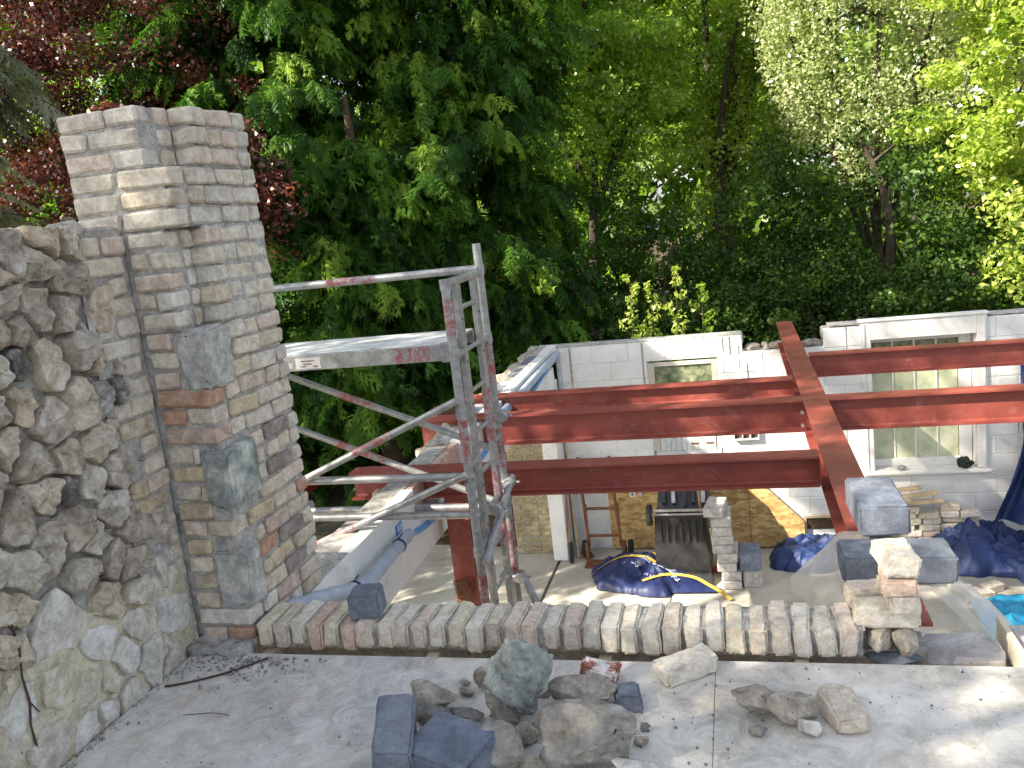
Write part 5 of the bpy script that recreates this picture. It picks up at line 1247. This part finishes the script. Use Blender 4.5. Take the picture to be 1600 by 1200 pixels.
# back right trees
broadleaf(-2.7, 18.2, G0, 4.6, 6.2, 2.6, 1.8, 4.6, 270, 180, .12, 'green', 'forked maple right of the conifers with dark limbs showing', 31, .55, forks=5, r0=.12, shell=.3, tint=.85)
broadleaf(-.3, 21.3, G0, 3.6, 6.0, 2.9, 2.0, 4.8, 300, 170, .12, 'bright', 'broad green tree in the middle of the back row', 32, .6, forks=5, tint=.6)
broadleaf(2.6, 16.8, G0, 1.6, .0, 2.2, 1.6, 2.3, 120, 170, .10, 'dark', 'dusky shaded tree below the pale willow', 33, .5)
broadleaf(2.7, 18.3, G0, 2.5, 5.6, 2.3, 1.6, 4.2, 300, 230, .08, 'willow', 'pale grey green willow at the upper right', 34, .5, flat=1.2, up=.3, tint=.9, r0=.08)
broadleaf(5.2, 15.6, G0, 3, 4.2, 2.2, 2.0, 4.8, 280, 210, .11, 'bright', 'bright sunlit sycamore at the right edge', 35, .5, tint=.8)
broadleaf(6.4, 21.5, G0, 4, 7.0, 2.6, 2.2, 4.4, 150, 150, .12, 'willow', 'tall pale tree behind the sunlit sycamore', 36, .55, tint=.7)
# undergrowth
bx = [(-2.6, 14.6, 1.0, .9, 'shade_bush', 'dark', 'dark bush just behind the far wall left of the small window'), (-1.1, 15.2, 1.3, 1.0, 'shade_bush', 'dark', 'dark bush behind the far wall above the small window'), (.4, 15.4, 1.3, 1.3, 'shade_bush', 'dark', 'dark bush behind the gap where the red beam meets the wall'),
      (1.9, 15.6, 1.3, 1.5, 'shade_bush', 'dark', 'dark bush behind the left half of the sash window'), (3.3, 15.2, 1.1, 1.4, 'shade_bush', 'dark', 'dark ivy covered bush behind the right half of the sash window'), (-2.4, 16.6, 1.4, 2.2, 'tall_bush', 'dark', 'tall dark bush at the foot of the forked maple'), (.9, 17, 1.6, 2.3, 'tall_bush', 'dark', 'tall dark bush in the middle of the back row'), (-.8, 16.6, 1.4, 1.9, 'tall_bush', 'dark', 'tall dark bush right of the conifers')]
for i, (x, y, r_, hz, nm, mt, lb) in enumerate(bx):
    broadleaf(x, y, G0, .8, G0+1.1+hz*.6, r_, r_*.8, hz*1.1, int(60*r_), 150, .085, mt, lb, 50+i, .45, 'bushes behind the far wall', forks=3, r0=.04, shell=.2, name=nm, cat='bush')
# sapling shoots showing over the wall top
for i, (x, y, h, lb) in enumerate(((-1.42, 11.6, .75, 'leafy shoot over the wall top, leftmost of the group'), (-1.16, 11.7, .62, 'second leafy shoot from the left over the wall top'), (-.82, 11.6, .80, 'tallest leafy shoot over the wall above the small window'), (-.5, 11.7, .55, 'rightmost leafy shoot over the wall top'))):
    t = empty('leafy_shoot', (x, y, G0), lb, 'plant', 'leafy shoots over the far wall'); r = np.random.RandomState(90+i)
    zt = -.15+h; m_ = MB(); m_.tube([(x, y, G0), (x+.03, y, -.8), (x+.06, y, zt)], .018, 6, False, .004); m_.build('stem', M['bark'], t)
    cl = np.array([[x+.06*k/9+r.normal(0, .05), y+r.normal(0, .05), -.75+(zt+.75)*k/9, .13*(1.25-k/12), .7+.03*k] for k in range(10)])
    V, F, T = leaves(cl, 24, .085, r, 1.0, elong=2.2); V -= np.array([x, y, G0]); o = bpy.data.objects.new('leaves', npmesh('leaves', V, F, M['bright' if i != 3 else 'green'], T)); COL.objects.link(o); o.parent = t
# far wood as one mass
r = np.random.RandomState(77); cl = []
while len(cl) < 1700:
    x = r.uniform(-36, 18); z = G0+r.rand()**.85*16; y = 29+r.uniform(-2, 3)
    if noise.noise(Vector((x*.35, 3, z*.35))) < -.25-.04*(8-z) : continue
    cl.append([x, y, z, r.uniform(.8, 1.5), np.clip(.55+r.normal(0, .2), 0, 1)])
V, F, T = leaves(np.array(cl), 55, .50, r, .8); o = link('distant_wood', npmesh('distant_wood', V, F, M['green'], T)); tag(o, 'distant green wood seen between the nearer trees', 'wood', None, 'stuff')
# near fir whose branch tips reach into the top left corner, and its neighbours that shade the deck
conifer(-7.15, 6.4, 9.0, 1.6, 'near fir at the upper left corner with pale hanging tips', 61, 'ochre', nb=90, spb=12, L=.34, group='trees beside the left wall', lo=.52, view_only=False, droop=.3)
broadleaf(-7.4, -3.2, G0, 5, 7.4, 2.4, 3.4, 3.2, 350, 95, .12, 'green', 'garden tree beside the left wall that dapples the deck', 62, .48, 'trees beside the left wall')
broadleaf(-8.6, 1.9, G0, 6, 10.2, 2.1, 1.8, 2.2, 130, 95, .12, 'green', 'taller garden tree whose crown flecks the far wall with shade', 63, .5, 'trees beside the left wall')
broadleaf(-8.4, 1.2, G0, 4, 7.2, 1.4, 1.4, 1.6, 50, 80, .12, 'green', 'small garden tree beside the left wall, below the taller crown', 64, .45, 'trees beside the left wall')

broadleaf(-9.2, 9.2, G0, 9, 10.4, 2.0, 3.2, 1.7, 190, 80, .16, 'dark', 'unseen tall crown added above the yard to keep the back bushes in shade', 65, .6, 'trees beside the left wall')  # out of view, added to cast shade on the bushes
broadleaf(-9.7, 7.3, G0, 1.2, 2.1, 1.1, 2.1, 3.6, 200, 90, .13, 'dark', 'unseen laurel tree added left of the yard to keep the ground there dim', 66, .5, 'trees beside the left wall')  # off-frame shade tree, added to dim the yard and lower conifers
